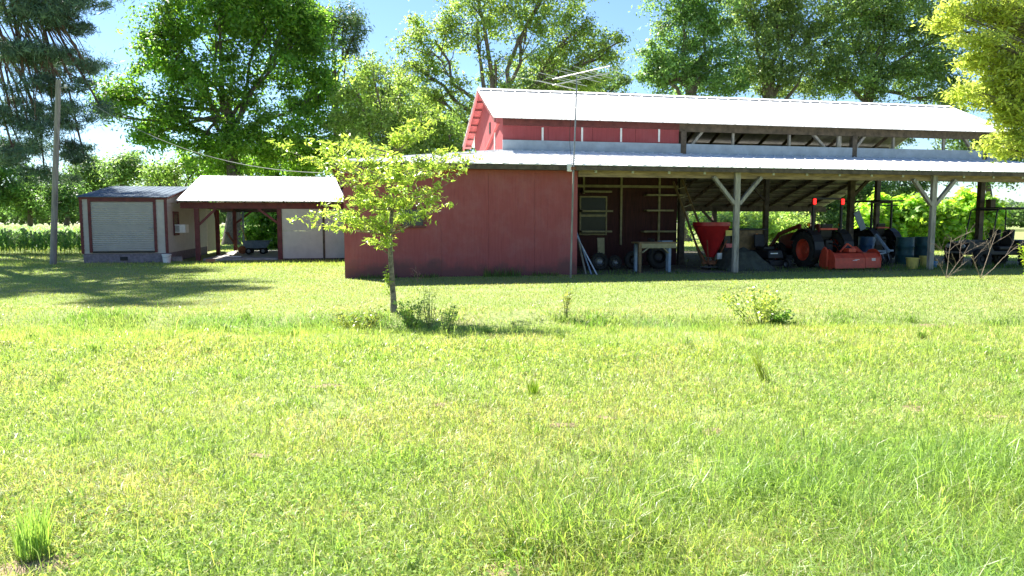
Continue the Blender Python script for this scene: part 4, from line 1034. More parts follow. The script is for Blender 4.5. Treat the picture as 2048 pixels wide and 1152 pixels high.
def limb_path(p, q, k=5, wob=0.12, sag=0.0):
    p, q = Vector(p), Vector(q); L = (q - p).length
    out = []
    for i in range(k + 1):
        f = i / k
        w = math.sin(math.pi * f) * L * wob
        out.append(p.lerp(q, f) + Vector((random.uniform(-1, 1) * w * 0.6, random.uniform(-1, 1) * w * 0.6, random.uniform(-0.3, 0.6) * w + sag * math.sin(math.pi * f) * L)))
    out[0] = p; out[-1] = q
    return out
def px_lobes(L, Y0, dz=0.85):
    """lobes given as (u, v, ru, rv[, Y, weight]) in photo pixels -> world ellipsoids with real depth"""
    out = []
    for l in L:
        u, v, ru, rv = l[:4]; Y = l[4] if len(l) > 4 else Y0; w = l[5] if len(l) > 5 else 1.0
        c = P(u, v, Y); out.append((np.array(c), np.array([ru / F * Y, max(ru, rv) / F * Y * dz, rv / F * Y]), w))
    return out
def tree(name, label, cat, base, trunk_top, r0, lobes, col, leaf=(0.22, 0.12), dens=1.0, clump=0.75, per=110, m='leaf', bark='bark', group=None, var=0.25, yellow=0.3, flat=0.65, upn=0.6, twigs=5, droop=0.3, limb_r=0.35, lean_mid=None):
    base = Vector(base); trunk_top = Vector(trunk_top)
    t = thing(name, label, cat, base, 0, group)
    inv = np.array(base)
    tb = MB()
    mid = lean_mid if lean_mid is not None else base.lerp(trunk_top, 0.5) + Vector((random.uniform(-1, 1), random.uniform(-1, 1), 0)) * r0 * 0.8
    pts = [base - Vector((0, 0, 0.3)), base + Vector((0, 0, 0.25)), base.lerp(Vector(mid), 0.55), Vector(mid), trunk_top]
    tb.tube([p - base for p in pts], [r0 * 1.5, r0 * 1.12, r0, r0 * 0.88, r0 * 0.7], 10)
    allc, alln, allt = [], [], []
    for (c, r, w) in lobes:
        cv = Vector(c)
        start = trunk_top.lerp(base, random.uniform(0.0, 0.35))
        path = limb_path(start - base, cv - base, 5, 0.10)
        tb.tube(path, [r0 * limb_r * (1 - 0.72 * i / 5) + 0.015 for i in range(6)], 6, False)
        vol = (r[0] * r[1] * r[2]) ** (1 / 3)
        nc = max(4, int(dens * w * 9.0 * (vol / clump) ** 2))
        d = unit(rng.normal(size=(nc, 3))); rad = rng.random((nc, 1)) ** (1 / 2.3)
        cc = c + d * rad * r
        for k in range(min(twigs, nc)):
            e = cc[k]
            tb.tube(limb_path(Vector(path[3]).lerp(cv - base, random.random()), Vector(e) - base, 3, 0.15), [r0 * 0.10 + 0.012, r0 * 0.06 + 0.01, r0 * 0.035 + 0.008, 0.008], 5, False)
        cs = clump * rng.uniform(0.55, 1.35, (nc, 1))
        nl = np.maximum(6, (per * rng.uniform(0.5, 1.4, nc))).astype(int)
        idx = np.repeat(np.arange(nc), nl)
        off = rng.normal(size=(len(idx), 3)) * np.array([0.42, 0.42, 0.42 * flat])
        pos = cc[idx] + off * cs[idx]
        nn = off * 0.7 + unit(cc[idx] - c) * 0.35 + np.array([0, 0, upn]) + rng.normal(size=off.shape) * 0.55
        tt = tints(len(idx), col, var, yellow) * np.exp(rng.normal(0, 0.16, (nc, 1)))[idx]
        allc.append(pos); alln.append(nn); allt.append(tt)
    tb.build('trunk', bark, t)
    leaves_mesh('crown', np.concatenate(allc) - inv, leaf[0], leaf[1], np.concatenate(alln), np.concatenate(allt), m, t, droop)
    return t

GREEN = (0.060, 0.135, 0.018)
# big pecan behind the carport
def gpt(u, Y): q = P(u, 470, Y); q.z = 0; return q
tree('pecan_tree', 'huge deep green tree with a leaning grey trunk rising behind the carport', 'tree', gpt(463, 50), P(452, 215, 52), 0.55,
     px_lobes([(430, 40, 120, 70), (330, 120, 70, 60, 52), (250, 190, 45, 45, 51), (322, 235, 70, 55, 51), (430, 170, 90, 75, 51), (560, 100, 100, 90, 53), (640, 190, 90, 85, 54),
               (510, 265, 105, 55, 50), (650, 290, 75, 45, 54), (390, 300, 60, 40, 51), (545, 10, 110, 60, 53), (215, 190, 30, 34, 51), (300, 270, 35, 40, 51), (420, -70, 150, 70, 52), (330, 50, 55, 45, 52), (610, 50, 60, 60, 53), (590, 320, 90, 30, 54), (470, 325, 70, 22, 52), (200, 225, 22, 26, 51)], 52),
     (0.108, 0.220, 0.037), leaf=(0.30, 0.15), clump=1.1, per=115, dens=0.92, yellow=0.4, limb_r=0.26, lean_mid=P(473, 400, 50.5))
tree('pine_tree', 'grey green pine top showing above the deep green tree', 'tree', gpt(675, 72), P(668, 140, 72), 0.35,
     px_lobes([(660, 50, 50, 36), (700, 90, 30, 26), (618, 25, 30, 28), (640, 95, 40, 30), (690, 38, 36, 28), (715, 60, 20, 16)], 72), (0.114, 0.185, 0.080), leaf=(0.45, 0.11), clump=1.2, per=90, m='needle', bark='pinebark', dens=1.0)
# willow oak behind the gable, airy with bare limbs showing
tree('willow_oak', 'tall airy tree with visible limbs behind the left half of the barn roof', 'tree', gpt(985, 52), P(985, 205, 52), 0.42,
     px_lobes([(870, 80, 75, 65), (825, 130, 42, 42), (955, 45, 90, 55), (1060, 40, 75, 55), (1150, 60, 70, 55), (1210, 110, 52, 50), (1110, 125, 80, 45), (990, 120, 60, 30, 52, 0.55), (870, 190, 80, 55), (960, 235, 75, 40),
               (1185, 155, 60, 22), (960, -40, 120, 60), (1100, -40, 120, 60), (1060, 190, 85, 35), (1130, 178, 60, 30), (1235, 85, 22, 26)], 52),
     (0.173, 0.258, 0.075), leaf=(0.26, 0.11), clump=1.0, per=95, dens=0.72, yellow=0.3, twigs=8, limb_r=0.42)
tree('young_oak', 'light green smaller tree between the carport and the barn gable', 'tree', gpt(770, 46), P(770, 330, 46), 0.2,
     px_lobes([(765, 230, 50, 65), (745, 145, 34, 36), (705, 165, 36, 40), (800, 185, 38, 36), (815, 240, 44, 40), (800, 300, 70, 50), (700, 230, 36, 60, 47), (735, 320, 60, 40)], 46), (0.180, 0.268, 0.080), leaf=(0.24, 0.11), clump=0.9, per=95, dens=0.85, yellow=0.25)
tree('young_oak', 'rounded mid green tree just left of the barn gable', 'tree', gpt(875, 47), P(880, 350, 47), 0.2,
     px_lobes([(840, 265, 65, 50), (900, 260, 45, 50), (870, 320, 70, 40), (925, 310, 36, 40)], 47), (0.152, 0.244, 0.071), leaf=(0.22, 0.11), clump=0.85, per=95, dens=0.85, yellow=0.25)
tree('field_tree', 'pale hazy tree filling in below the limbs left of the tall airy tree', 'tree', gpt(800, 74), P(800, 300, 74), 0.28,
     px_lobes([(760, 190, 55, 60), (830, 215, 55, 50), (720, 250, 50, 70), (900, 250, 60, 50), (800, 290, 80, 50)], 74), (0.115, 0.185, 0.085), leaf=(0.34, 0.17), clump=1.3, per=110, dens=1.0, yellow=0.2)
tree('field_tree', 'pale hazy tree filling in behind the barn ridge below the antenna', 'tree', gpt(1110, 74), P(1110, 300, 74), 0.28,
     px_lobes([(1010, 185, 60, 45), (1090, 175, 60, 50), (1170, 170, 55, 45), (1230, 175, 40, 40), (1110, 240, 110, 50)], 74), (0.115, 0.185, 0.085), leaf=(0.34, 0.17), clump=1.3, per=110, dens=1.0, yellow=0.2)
# oaks behind the right half of the barn
OK_ = 'oaks behind the barn'
tree('oak_tree', 'broad tree with bluish green leaves at the left of the group behind the barn ridge', 'tree', gpt(1370, 58), P(1380, 150, 58), 0.5,
     px_lobes([(1370, 85, 80, 78), (1335, 150, 62, 28), (1420, 30, 75, 65), (1308, 110, 34, 42), (1400, 170, 90, 30), (1370, -20, 90, 60), (1440, 125, 65, 55), (1400, 260, 90, 60), (1290, 145, 22, 18)], 58), (0.135, 0.235, 0.087), leaf=(0.26, 0.13), clump=1.05, per=110, dens=0.85, group=OK_, yellow=0.2)
tree('oak_tree', 'thick dull green tree in the middle of the group behind the barn ridge', 'tree', gpt(1535, 60), P(1540, 150, 60), 0.5,
     px_lobes([(1530, 85, 85, 85), (1600, 25, 75, 65), (1490, 150, 58, 40), (1570, 165, 80, 30), (1500, 15, 65, 60), (1625, 115, 55, 65), (1550, -40, 120, 60), (1540, 260, 90, 60)], 60), (0.153, 0.222, 0.093), leaf=(0.26, 0.13), clump=1.05, per=110, dens=0.85, group=OK_, yellow=0.2)
tree('oak_tree', 'dark dull green tree at the right of the group behind the barn ridge', 'tree', gpt(1740, 60), P(1740, 150, 60), 0.5,
     px_lobes([(1710, 85, 85, 85), (1800, 55, 85, 80), (1668, 150, 66, 40), (1840, 150, 65, 60), (1895, 200, 50, 50), (1750, 165, 80, 36), (1720, 0, 85, 55), (1880, 80, 55, 85), (1800, -40, 120, 60), (1780, 250, 100, 45), (1925, 280, 55, 50)], 60), (0.151, 0.232, 0.094), leaf=(0.26, 0.13), clump=1.05, per=110, dens=0.9, group=OK_, yellow=0.2)
# trees and shrubs seen through and beside the open bays
tree('shrub', 'pale green sunlit shrub seen through the open bay left of the tractor', 'shrub', gpt(1500, 46), P(1500, 480, 46), 0.14,
     px_lobes([(1430, 446, 60, 28), (1520, 440, 70, 34), (1580, 455, 45, 30), (1480, 470, 80, 22)], 46), (0.279, 0.385, 0.146), leaf=(0.2, 0.12), clump=0.6, per=90, dens=0.9, yellow=0.2)
tree('shade_tree', 'dark tree standing behind the middle of the barn, seen between its posts', 'tree', gpt(1660, 56), P(1660, 400, 56), 0.22,
     px_lobes([(1650, 410, 50, 45), (1700, 390, 50, 45), (1610, 430, 30, 30), (1680, 450, 70, 30), (1760, 375, 60, 40), (1830, 365, 50, 30)], 56), (0.106, 0.185, 0.066), leaf=(0.24, 0.13), clump=0.9, per=100, dens=0.85)
for i, (u, v, ru, rv, lab) in enumerate(((1775, 440, 60, 50, 'bright green broad leaved bush behind the dark tractor'), (1865, 442, 62, 52, 'bright green broad leaved bush behind the right wooden post'), (1948, 430, 55, 48, 'bright green broad leaved bush behind the utility vehicle'))):
    b = gpt(u, 42)
    tree('broadleaf_bush', lab, 'bush', b, P(u, v + 20, 42), 0.09, px_lobes([(u - ru * 0.35, v, ru * 0.7, rv), (u + ru * 0.4, v + 4, ru * 0.65, rv * 0.95), (u, v + 25, ru, rv * 0.6)], 42),
         (0.225, 0.380, 0.060), leaf=(0.30, 0.22), clump=0.5, per=40, dens=1.3, yellow=0.5, group='broadleaf bushes behind the barn')
tree('shade_tree', 'blue green tree overhanging beyond the right end of the barn', 'tree', gpt(2000, 58), P(1970, 330, 58), 0.25,
     px_lobes([(1960, 355, 50, 20), (2010, 340, 50, 36), (1900, 345, 40, 16), (2050, 300, 60, 60), (1990, 300, 50, 30)], 58), (0.106, 0.200, 0.074), leaf=(0.26, 0.13), clump=1.0, per=90, dens=0.75)
tree('shrub', 'green bush growing behind the carport beside the white panels', 'shrub', gpt(530, 43), P(530, 470, 43), 0.12,
     px_lobes([(540, 440, 40, 30), (508, 470, 26, 24), (550, 475, 34, 26), (525, 425, 30, 20)], 43), (0.156, 0.297, 0.051), leaf=(0.26, 0.17), clump=0.55, per=60, dens=1.0)
tree('field_tree', 'hazy mid green tree filling the gap left of the pecan trunk above the carport', 'tree', gpt(350, 66), P(350, 400, 66), 0.25,
     px_lobes([(350, 345, 40, 30), (395, 330, 40, 34), (430, 345, 40, 26), (310, 350, 34, 24)], 66), (0.140, 0.237, 0.074), leaf=(0.32, 0.16), clump=1.2, per=100, dens=0.9)
tree('field_tree', 'dark green tree right of the pecan trunk above the carport roof', 'tree', gpt(580, 62), P(580, 400, 62), 0.25,
     px_lobes([(520, 325, 60, 40), (590, 325, 60, 42), (660, 320, 60, 45), (480, 345, 40, 24)], 62), (0.099, 0.185, 0.050), leaf=(0.32, 0.16), clump=1.2, per=100, dens=0.95)
# far left trees
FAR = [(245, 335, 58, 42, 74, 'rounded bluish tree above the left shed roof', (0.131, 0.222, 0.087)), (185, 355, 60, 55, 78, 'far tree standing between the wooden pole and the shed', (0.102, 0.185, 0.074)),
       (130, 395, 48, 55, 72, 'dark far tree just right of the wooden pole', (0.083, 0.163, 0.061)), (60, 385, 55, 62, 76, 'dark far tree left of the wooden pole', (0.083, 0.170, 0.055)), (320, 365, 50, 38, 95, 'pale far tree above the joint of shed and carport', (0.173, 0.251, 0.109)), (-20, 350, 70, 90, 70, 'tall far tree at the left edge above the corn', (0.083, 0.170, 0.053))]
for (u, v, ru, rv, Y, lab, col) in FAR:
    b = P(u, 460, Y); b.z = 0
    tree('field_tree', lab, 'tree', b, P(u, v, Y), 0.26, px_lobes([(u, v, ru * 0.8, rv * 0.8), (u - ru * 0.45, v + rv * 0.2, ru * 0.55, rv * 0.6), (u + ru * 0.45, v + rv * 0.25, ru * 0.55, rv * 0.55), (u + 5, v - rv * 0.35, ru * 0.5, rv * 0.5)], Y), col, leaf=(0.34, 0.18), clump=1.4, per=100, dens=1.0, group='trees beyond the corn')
# tall pines at the left edge
def pine(label, base, h, r0, sprays, extra, Y):
    t = tree('pine_tree', label, 'tree', base, Vector((base[0] + 0.6, base[1], h)), r0, px_lobes(sprays, Y, 0.9) + extra, (0.070, 0.130, 0.085), leaf=(0.26, 0.035), clump=0.62, per=150, m='needle', bark='pinebark', dens=0.85, flat=0.5, upn=0.15, twigs=4, droop=0.0, limb_r=0.3, yellow=0.15, group='pines at the left edge')
    return t
def upper(bx, by, z0, z1, n, r):
    out = []
    for i in range(n):
        z = z0 + (z1 - z0) * i / max(1, n - 1); a = i * 2.4; rr = r * (1 - 0.55 * i / n)
        out.append((np.array([bx + math.cos(a) * rr * 0.7, by + math.sin(a) * rr * 0.7, z]), np.array([rr * 0.62, rr * 0.62, 0.75]), 1.0))
    return out
pine('tall dark pine with its drooping boughs filling the upper left corner', (-23.2, 30.5, 0), 23, 0.30,
     [(120, 40, 60, 22), (55, 25, 70, 32), (150, 62, 34, 18), (95, 110, 60, 22), (40, 105, 60, 26), (145, 165, 34, 20), (70, 175, 60, 26), (120, 215, 36, 14), (25, 235, 50, 22), (80, 265, 46, 18), (30, 310, 50, 18), (205, 220, 26, 12), (175, 135, 14, 12), (140, 12, 50, 16)],
     upper(-21.5, 30.5, 11, 23, 12, 4.6), 30)
pine('second tall pine behind the wooden pole with thin lower boughs', (-29.2, 40, 0), 22, 0.32,
     [(150, 240, 50, 20), (60, 220, 60, 24), (120, 300, 60, 16), (40, 290, 60, 24), (170, 320, 34, 14), (90, 350, 60, 18)], upper(-27.5, 40, 10, 22, 10, 4.6), 38)

# small tree in the foreground lawn
def young_tree():
    Y = 12.7
    base = G(788, 630); base.z = float(ground_h(base.x, base.y))
    t = thing('young_tree', 'small yellow green tree with slender mottled trunk in the lawn before the red wall', 'tree', base)
    tb = MB()
    tp = [P(788, 632, Y), P(787, 600, Y), P(784, 560, Y), P(781, 510, Y), P(780, 470, Y), P(784, 420, Y), P(778, 360, Y), P(786, 310, Y), P(800, 262, Y)]
    tp = [p - base for p in tp]
    tb.tube(tp, [0.075, 0.052, 0.046, 0.043, 0.040, 0.034, 0.027, 0.018, 0.007], 9)
    sub, cen, nr, ti = [], [], [], []
    ends = [(560, 295, 12.5, 4), (610, 290, 12.9, 4), (640, 305, 12.2, 4), (690, 290, 13.2, 5), (660, 320, 13.3, 4), (720, 300, 12.3, 5), (760, 300, 13.2, 5), (745, 320, 12.9, 5), (800, 310, 12.3, 5), (840, 320, 13.1, 5), (880, 305, 12.5, 5), (915, 310, 12.8, 4), (945, 320, 12.6, 4), (900, 335, 13.2, 4), (930, 340, 12.4, 3),
            (600, 432, 12.5, 3), (640, 428, 12.4, 4), (665, 415, 12.8, 4), (690, 400, 12.2, 5), (720, 390, 13.0, 5), (700, 360, 12.6, 5), (730, 350, 12.1, 5), (760, 350, 13.1, 5), (800, 350, 12.4, 5), (820, 360, 13.0, 5), (790, 380, 12.1, 5), (745, 400, 12.5, 5), (820, 400, 12.5, 5), (850, 385, 12.8, 4), (880, 410, 12.6, 3), (860, 400, 12.2, 4), (840, 345, 12.3, 4),
            (720, 450, 12.6, 4), (750, 440, 12.3, 5), (740, 475, 12.8, 3), (765, 470, 12.5, 3), (710, 425, 12.3, 4), (770, 420, 13.0, 5), (800, 420, 12.9, 4), (815, 430, 12.4, 2),
            (845, 230, 12.6, 3), (870, 238, 12.8, 3), (815, 245, 12.6, 3), (835, 265, 12.5, 3), (860, 262, 12.7, 2), (810, 270, 12.8, 3), (790, 270, 12.6, 3), (700, 275, 12.6, 3), (640, 285, 12.7, 3), (668, 345, 12.6, 2)]
    for (u, v, y, n) in ends:
        y = Y + (y - Y) * 2.1
        e = P(u, v, y) - base
        k = min(range(3, len(tp) - 1), key=lambda i: abs(tp[i].z - (e.z - 0.22 - 0.18 * abs(e.x - tp[i].x))))
        s = tp[k]
        path = limb_path(s, e, 5, 0.07, -0.04)
        tb.tube(path, [0.016, 0.013, 0.010, 0.007, 0.005, 0.003], 5, False)
        for j in range(n * 3):
            f = random.uniform(0.45, 1.05)
            i = min(4, int(f * 5)); c = Vector(path[i]).lerp(path[i + 1], min(1.2, f * 5 - i))
            w = Vector((random.gauss(0, 0.11), random.gauss(0, 0.11), random.gauss(0.015, 0.042)))
            tip = c + w
            tb.tube([c, c + w * 0.6, tip], [0.0035, 0.0028, 0.002], 4, False)
            m = random.randint(10, 16)
            for q in range(m):
                a = np.array(c.lerp(tip, random.uniform(0.3, 1.1)))
                cen.append(a + rng.normal(size=3) * np.array([0.045, 0.045, 0.028]))
                nr.append(np.array([0, 0, 0.75]) + rng.normal(size=3) * 0.6)
    cen = np.array(cen); nr = np.array(nr)
    ti = tints(len(cen), (0.255, 0.345, 0.072), 0.25, 0.25)
    g = np.clip((0.35 - np.abs(cen[:, 0:1] - tp[5].x)) * 2, 0, 0.35) * (cen[:, 2:3] < 2.2)
    tb.build('trunk', 'youngbark', t)
    leaves_mesh('crown', cen, 0.095, 0.032, nr, ti, 'youngleaf', t, 0.25)
    # a tuft of sprouts low on the trunk
    c2 = np.array(P(775, 560, Y) - base) + rng.normal(size=(90, 3)) * np.array([0.04, 0.05, 0.10])
    leaves_mesh('sprout_leaves', c2, 0.07, 0.028, rng.normal(size=(90, 3)) + np.array([0, 0, 0.8]), tints(90, (0.16, 0.25, 0.03)), 'youngleaf', t, 0.2)
young_tree()

# near tree whose boughs hang in from the right, trunk outside the frame
def near_tree():
    base = Vector((10.6, 11.6, 0))
    t = thing('overhanging_tree', 'yellow green tree whose leafy boughs hang into the upper right corner', 'tree', base)
    tb = MB(); top = Vector((10.4, 11.7, 7.2)) - base
    tb.tube([Vector((0, 0, -0.2)), Vector((0, 0, 0.3)), Vector((-0.1, 0.05, 3)), top], [0.26, 0.19, 0.15, 0.08], 10)
    cen, nr = [], []
    sprays = [(1900, 15, 11.0, 24, 10), (1930, 30, 11.4, 45, 22), (1880, 45, 11.2, 30, 10), (1985, 20, 11.2, 60, 30), (2030, 60, 11.6, 60, 45), (1960, 80, 11.0, 50, 22), (1925, 82, 11.4, 34, 12), (1990, 120, 11.4, 60, 30), (1945, 125, 11.2, 40, 14), (2030, 140, 11.1, 55, 40),
              (1975, 170, 11.3, 50, 20), (1930, 180, 11.0, 34, 10), (1915, 195, 11.3, 26, 9), (2010, 190, 11.5, 60, 26), (1985, 205, 11.2, 40, 12), (2030, 225, 11.2, 50, 30), (2010, 238, 11.3, 36, 14), (2025, 268, 11.4, 36, 16), (1975, 290, 11.2, 18, 9), (2000, 306, 11.3, 20, 7), (2040, 285, 11.2, 34, 22),
              (2100, 50, 11.5, 70, 60), (2110, 180, 11.5, 70, 60), (2100, 290, 11.5, 60, 40), (2000, -40, 11.5, 90, 40), (1910, -25, 11.3, 50, 22), (2180, 0, 12, 90, 80), (2200, 200, 12.2, 90, 90), (2060, 20, 12.2, 60, 50), (2075, 120, 12.4, 60, 60), (2060, 220, 12.2, 60, 50)]
    for (u, v, y, ru, rv) in sprays:
        c = P(u, v, y) - base; r = Vector((ru / F * y, ru / F * y, rv / F * y))
        s = Vector((-0.05, 0.05, max(2.2, min(7, c.z - 0.5 - 0.25 * abs(c.x)))))
        path = limb_path(s, c, 5, 0.07)
        tb.tube(path, [0.045, 0.034, 0.024, 0.016, 0.010, 0.006], 6, False)
        n = int(ru * rv * 0.026) + 5
        for j in range(n):
            d = Vector(unit(rng.normal(size=3))) * random.random() ** 0.4
            e = c + Vector((d.x * r.x, d.y * r.y, d.z * r.z))
            s2 = Vector(path[random.choice((3, 4, 5))])
            tb.tube([s2, s2.lerp(e, 0.5) + Vector((0, 0, 0.03)), e], [0.006, 0.004, 0.002], 4, False)
            k = random.randint(24, 40)
            dr = (e - s2).normalized()
            for q in range(k):
                a = e - dr * random.random() * 0.22
                cen.append(np.array(a) + rng.normal(size=3) * np.array([0.075, 0.075, 0.05])); nr.append(rng.normal(size=3) * 0.6 + np.array([0, 0, 0.7]))
    tb.build('trunk', 'bark', t)
    cen = np.array(cen)
    leaves_mesh('crown', cen, 0.085, 0.030, np.array(nr), tints(len(cen), (0.33, 0.39, 0.10), 0.22, 0.25), 'youngleaf', t, 0.3)
near_tree()

# ------------------------------------------------------------------ corn field beyond the pole
def corn():
    vs, qs, ti = [], [], []
    rows = []
    for y in np.arange(34.5, 64, 0.85):
        x0, x1 = -0.74 * y - 2, -0.53 * y + (0 if y < 40 else 2.5)
        for x in np.arange(x0, x1, 0.24):
            rows.append((x + rng.normal(0, 0.04), y + rng.normal(0, 0.05)))
    for y in np.arange(56, 66, 0.85):
        for x in np.arange(-0.42 * y, -0.33 * y, 0.26): rows.append((x + rng.normal(0, 0.04), y + rng.normal(0, 0.05)))
    rows = np.array(rows); n = len(rows)
    nl = 9
    idx = np.repeat(np.arange(n), nl)
    hgt = rng.uniform(0.75, 1.05, n)
    base_z = hgt[idx] * np.tile(np.linspace(0.25, 0.95, nl), n)
    az = rng.uniform(0, 2 * np.pi, len(idx))
    dx, dy = np.cos(az), np.sin(az)
    L = rng.uniform(0.32, 0.6, len(idx)); W = rng.uniform(0.03, 0.05, len(idx))
    pts = []
    for f, up, wf in ((0.0, 0.0, 0.7), (0.45, 0.24, 1.0), (1.0, 0.08, 0.15)):
        cx, cy_, cz = rows[idx, 0] + dx * L * f, rows[idx, 1] + dy * L * f, base_z + up * L / 0.45
        for s in (-1, 1): pts.append(np.stack([cx - dy * W * wf * s, cy_ + dx * W * wf * s, cz], -1))
    v = np.stack(pts, 1).reshape(-1, 3)
    i = np.arange(len(idx))[:, None] * 6
    q = np.concatenate([i + np.array([[0, 1, 3, 2]]), i + np.array([[2, 3, 5, 4]])])
    tt = np.repeat(tints(len(idx), (0.15, 0.27, 0.08), 0.2, 0.2), 6, 0)
    # stalks and tassels
    sv, sq, st = [], [], []
    for k in range(n):
        x, y = rows[k]; o = len(v) + len(sv)
        for (dx_, dy_, z) in ((-0.012, 0, 0), (0.012, 0, 0), (0.008, 0, hgt[k] + 0.18), (-0.008, 0, hgt[k] + 0.18)): sv.append((x + dx_, y + dy_, z))
        sq.append((o, o + 1, o + 2, o + 3)); st += [(0.20, 0.22, 0.07)] * 4
    o = np_mesh('corn_field', np.concatenate([v, np.array(sv)]), np.zeros((0, 3), int), np.concatenate([q, np.array(sq)]), 'corn', np.concatenate([tt, np.array(st)]))
    stuff(o); tag(o, 'rows of young green corn growing beyond the wooden pole', 'corn')
corn()
# far woodland closing the view
def woodland():
    cen, nr, ti = [], [], []
    for k in range(230):
        u = -500 + 3100 * k / 230 + random.uniform(-10, 10); Y = random.uniform(110, 150)
        h = random.uniform(24, 48) if 1850 < u < 2100 else random.uniform(40, 78)
        c = np.array(P(u, 442 - h * 0.45, Y)); c[2] = max(c[2], 2.2); r = np.array([3.6, 3.6, max(2.0, h / F * Y * 0.55)])
        n = 520
        d = unit(rng.normal(size=(n, 3))) * rng.random((n, 1)) ** 0.4
        cen.append(c + d * r); nr.append(d + rng.normal(size=(n, 3)) * 0.5 + np.array([0, 0, 0.5]))
        ti.append(tints(n, (0.08, 0.14, 0.065), 0.2, 0.2) * random.uniform(0.75, 1.25))
    o = leaves_mesh('woodland', np.concatenate(cen), 0.85, 0.5, np.concatenate(nr), np.concatenate(ti), 'leaf', None)
    stuff(o); tag(o, 'distant line of woods closing the view behind the fields', 'woods')
woodland()

# ------------------------------------------------------------------ grass
def blades(name, x, y, h, w, tint, bend=0.6, lean=None, segs=2, parent=None, z0=None, mat_='grass'):
    n = len(x)
    z = (ground_h(x, y) if z0 is None else z0) - 0.01
    az = rng.uniform(0, 2 * np.pi, n); fa = rng.uniform(0, 2 * np.pi, n)
    dx, dy = np.cos(az), np.sin(az)
    wx, wy = np.cos(fa), np.sin(fa)
    b = bend * rng.uniform(0.25, 1.3, n)
    pts = []
    if segs == 2:
        for f, wf in ((0.0, 0.75), (0.5, 1.0)):
            cx, cy_, cz = x + dx * h * b * f * f, y + dy * h * b * f * f, z + h * f * (1 - 0.25 * b * f)
            for s in (-1, 1): pts.append(np.stack([cx + wx * w * wf * s / 2, cy_ + wy * w * wf * s / 2, cz], -1))
        pts.append(np.stack([x + dx * h * b, y + dy * h * b, z + h * np.maximum(0.12, 1 - 0.55 * b)], -1))
        v = np.stack(pts, 1).reshape(-1, 3); i = np.arange(n)[:, None] * 5
        t = np.concatenate([i + np.array([[0, 1, 3]]), i + np.array([[0, 3, 2]]), i + np.array([[2, 3, 4]])]); k = 5
    else:
        for s in (-1, 1): pts.append(np.stack([x + wx * w * s / 2, y + wy * w * s / 2, z], -1))
        pts.append(np.stack([x + dx * h * b * 0.8, y + dy * h * b * 0.8, z + h * np.maximum(0.3, 1 - 0.4 * b)], -1))
        v = np.stack(pts, 1).reshape(-1, 3); i = np.arange(n)[:, None] * 3
        t = i + np.array([[0, 1, 2]]); k = 3
    return np_mesh(name, v, t, np.zeros((0, 4), int), mat_, np.repeat(tint, k, 0), parent)
def lawn_tint(x, y, n):
    c = np.tile(np.array([0.268, 0.338, 0.094]), (n, 1))
    a = vnoise(x + 60, y + 60, 1.4, 21)[:, None]; b = vnoise(x + 60, y + 60, 3.1, 22)[:, None]; d = vnoise(x + 60, y + 60, 0.5, 23)[:, None]
    c = c * (1 + (a - 0.5) * np.array([[0.22, 0.06, 0.1]])) * (1 + (b - 0.5) * np.array([[0.14, 0.02, -0.2]])) * (1 + (d - 0.5) * np.array([[0.25, 0.12, 0.2]]))
    blue = np.clip((b - 0.58) * 4, 0, 1) * np.clip((8.5 - y) / 3, 0, 0.4)[:, None]
    c = c * (1 - blue) + np.array([[0.235, 0.335, 0.14]]) * blue
    c = c * np.exp(rng.normal(0, 0.20, (n, 1)))
    dry = np.clip((a - 0.62) * 1.4, 0, 0.2) + np.clip((d - 0.68) * 1.2, 0, 0.15) + 0.03
    tan = rng.random((n, 1)) < dry
    c = np.where(tan, np.array([[0.40, 0.34, 0.19]]) * rng.uniform(0.6, 1.2, (n, 1)), c)
    return np.clip(c, 0.01, 0.7)
def ys_sample(n, y0, y1, p):
    u = rng.random(n)
    if abs(p) < 1e-6: return y0 * (y1 / y0) ** u
    return (y0 ** p + u * (y1 ** p - y0 ** p)) ** (1 / p)
def keep_mask(x, y):
    s = (x - BO.x) * CU + (y - BO.y) * SU; t = -(x - BO.x) * SU + (y - BO.y) * CU
    edge = -0.15 + 0.5 * (vnoise(x + 60, y + 60, 0.6, 31) - 0.6)
    inb = (s > -0.02) & (s < 6.8) & (t > -0.02) & (t < 15)
    bay = (s >= 6.8) & (s < 26) & (t > edge + 0.25) & (t < 15.6) & (rng.random(len(x)) > 0.04)
    cx = x - CPO[0]; cy_ = y - CPO[1]
    s2 = cx * CU + cy_ * SU; t2 = -cx * SU + cy_ * CU
    car = (s2 > -5.4) & (s2 < 8.2) & (t2 > -0.35) & (t2 < 9.5)
    return ~(inb | bay | car)
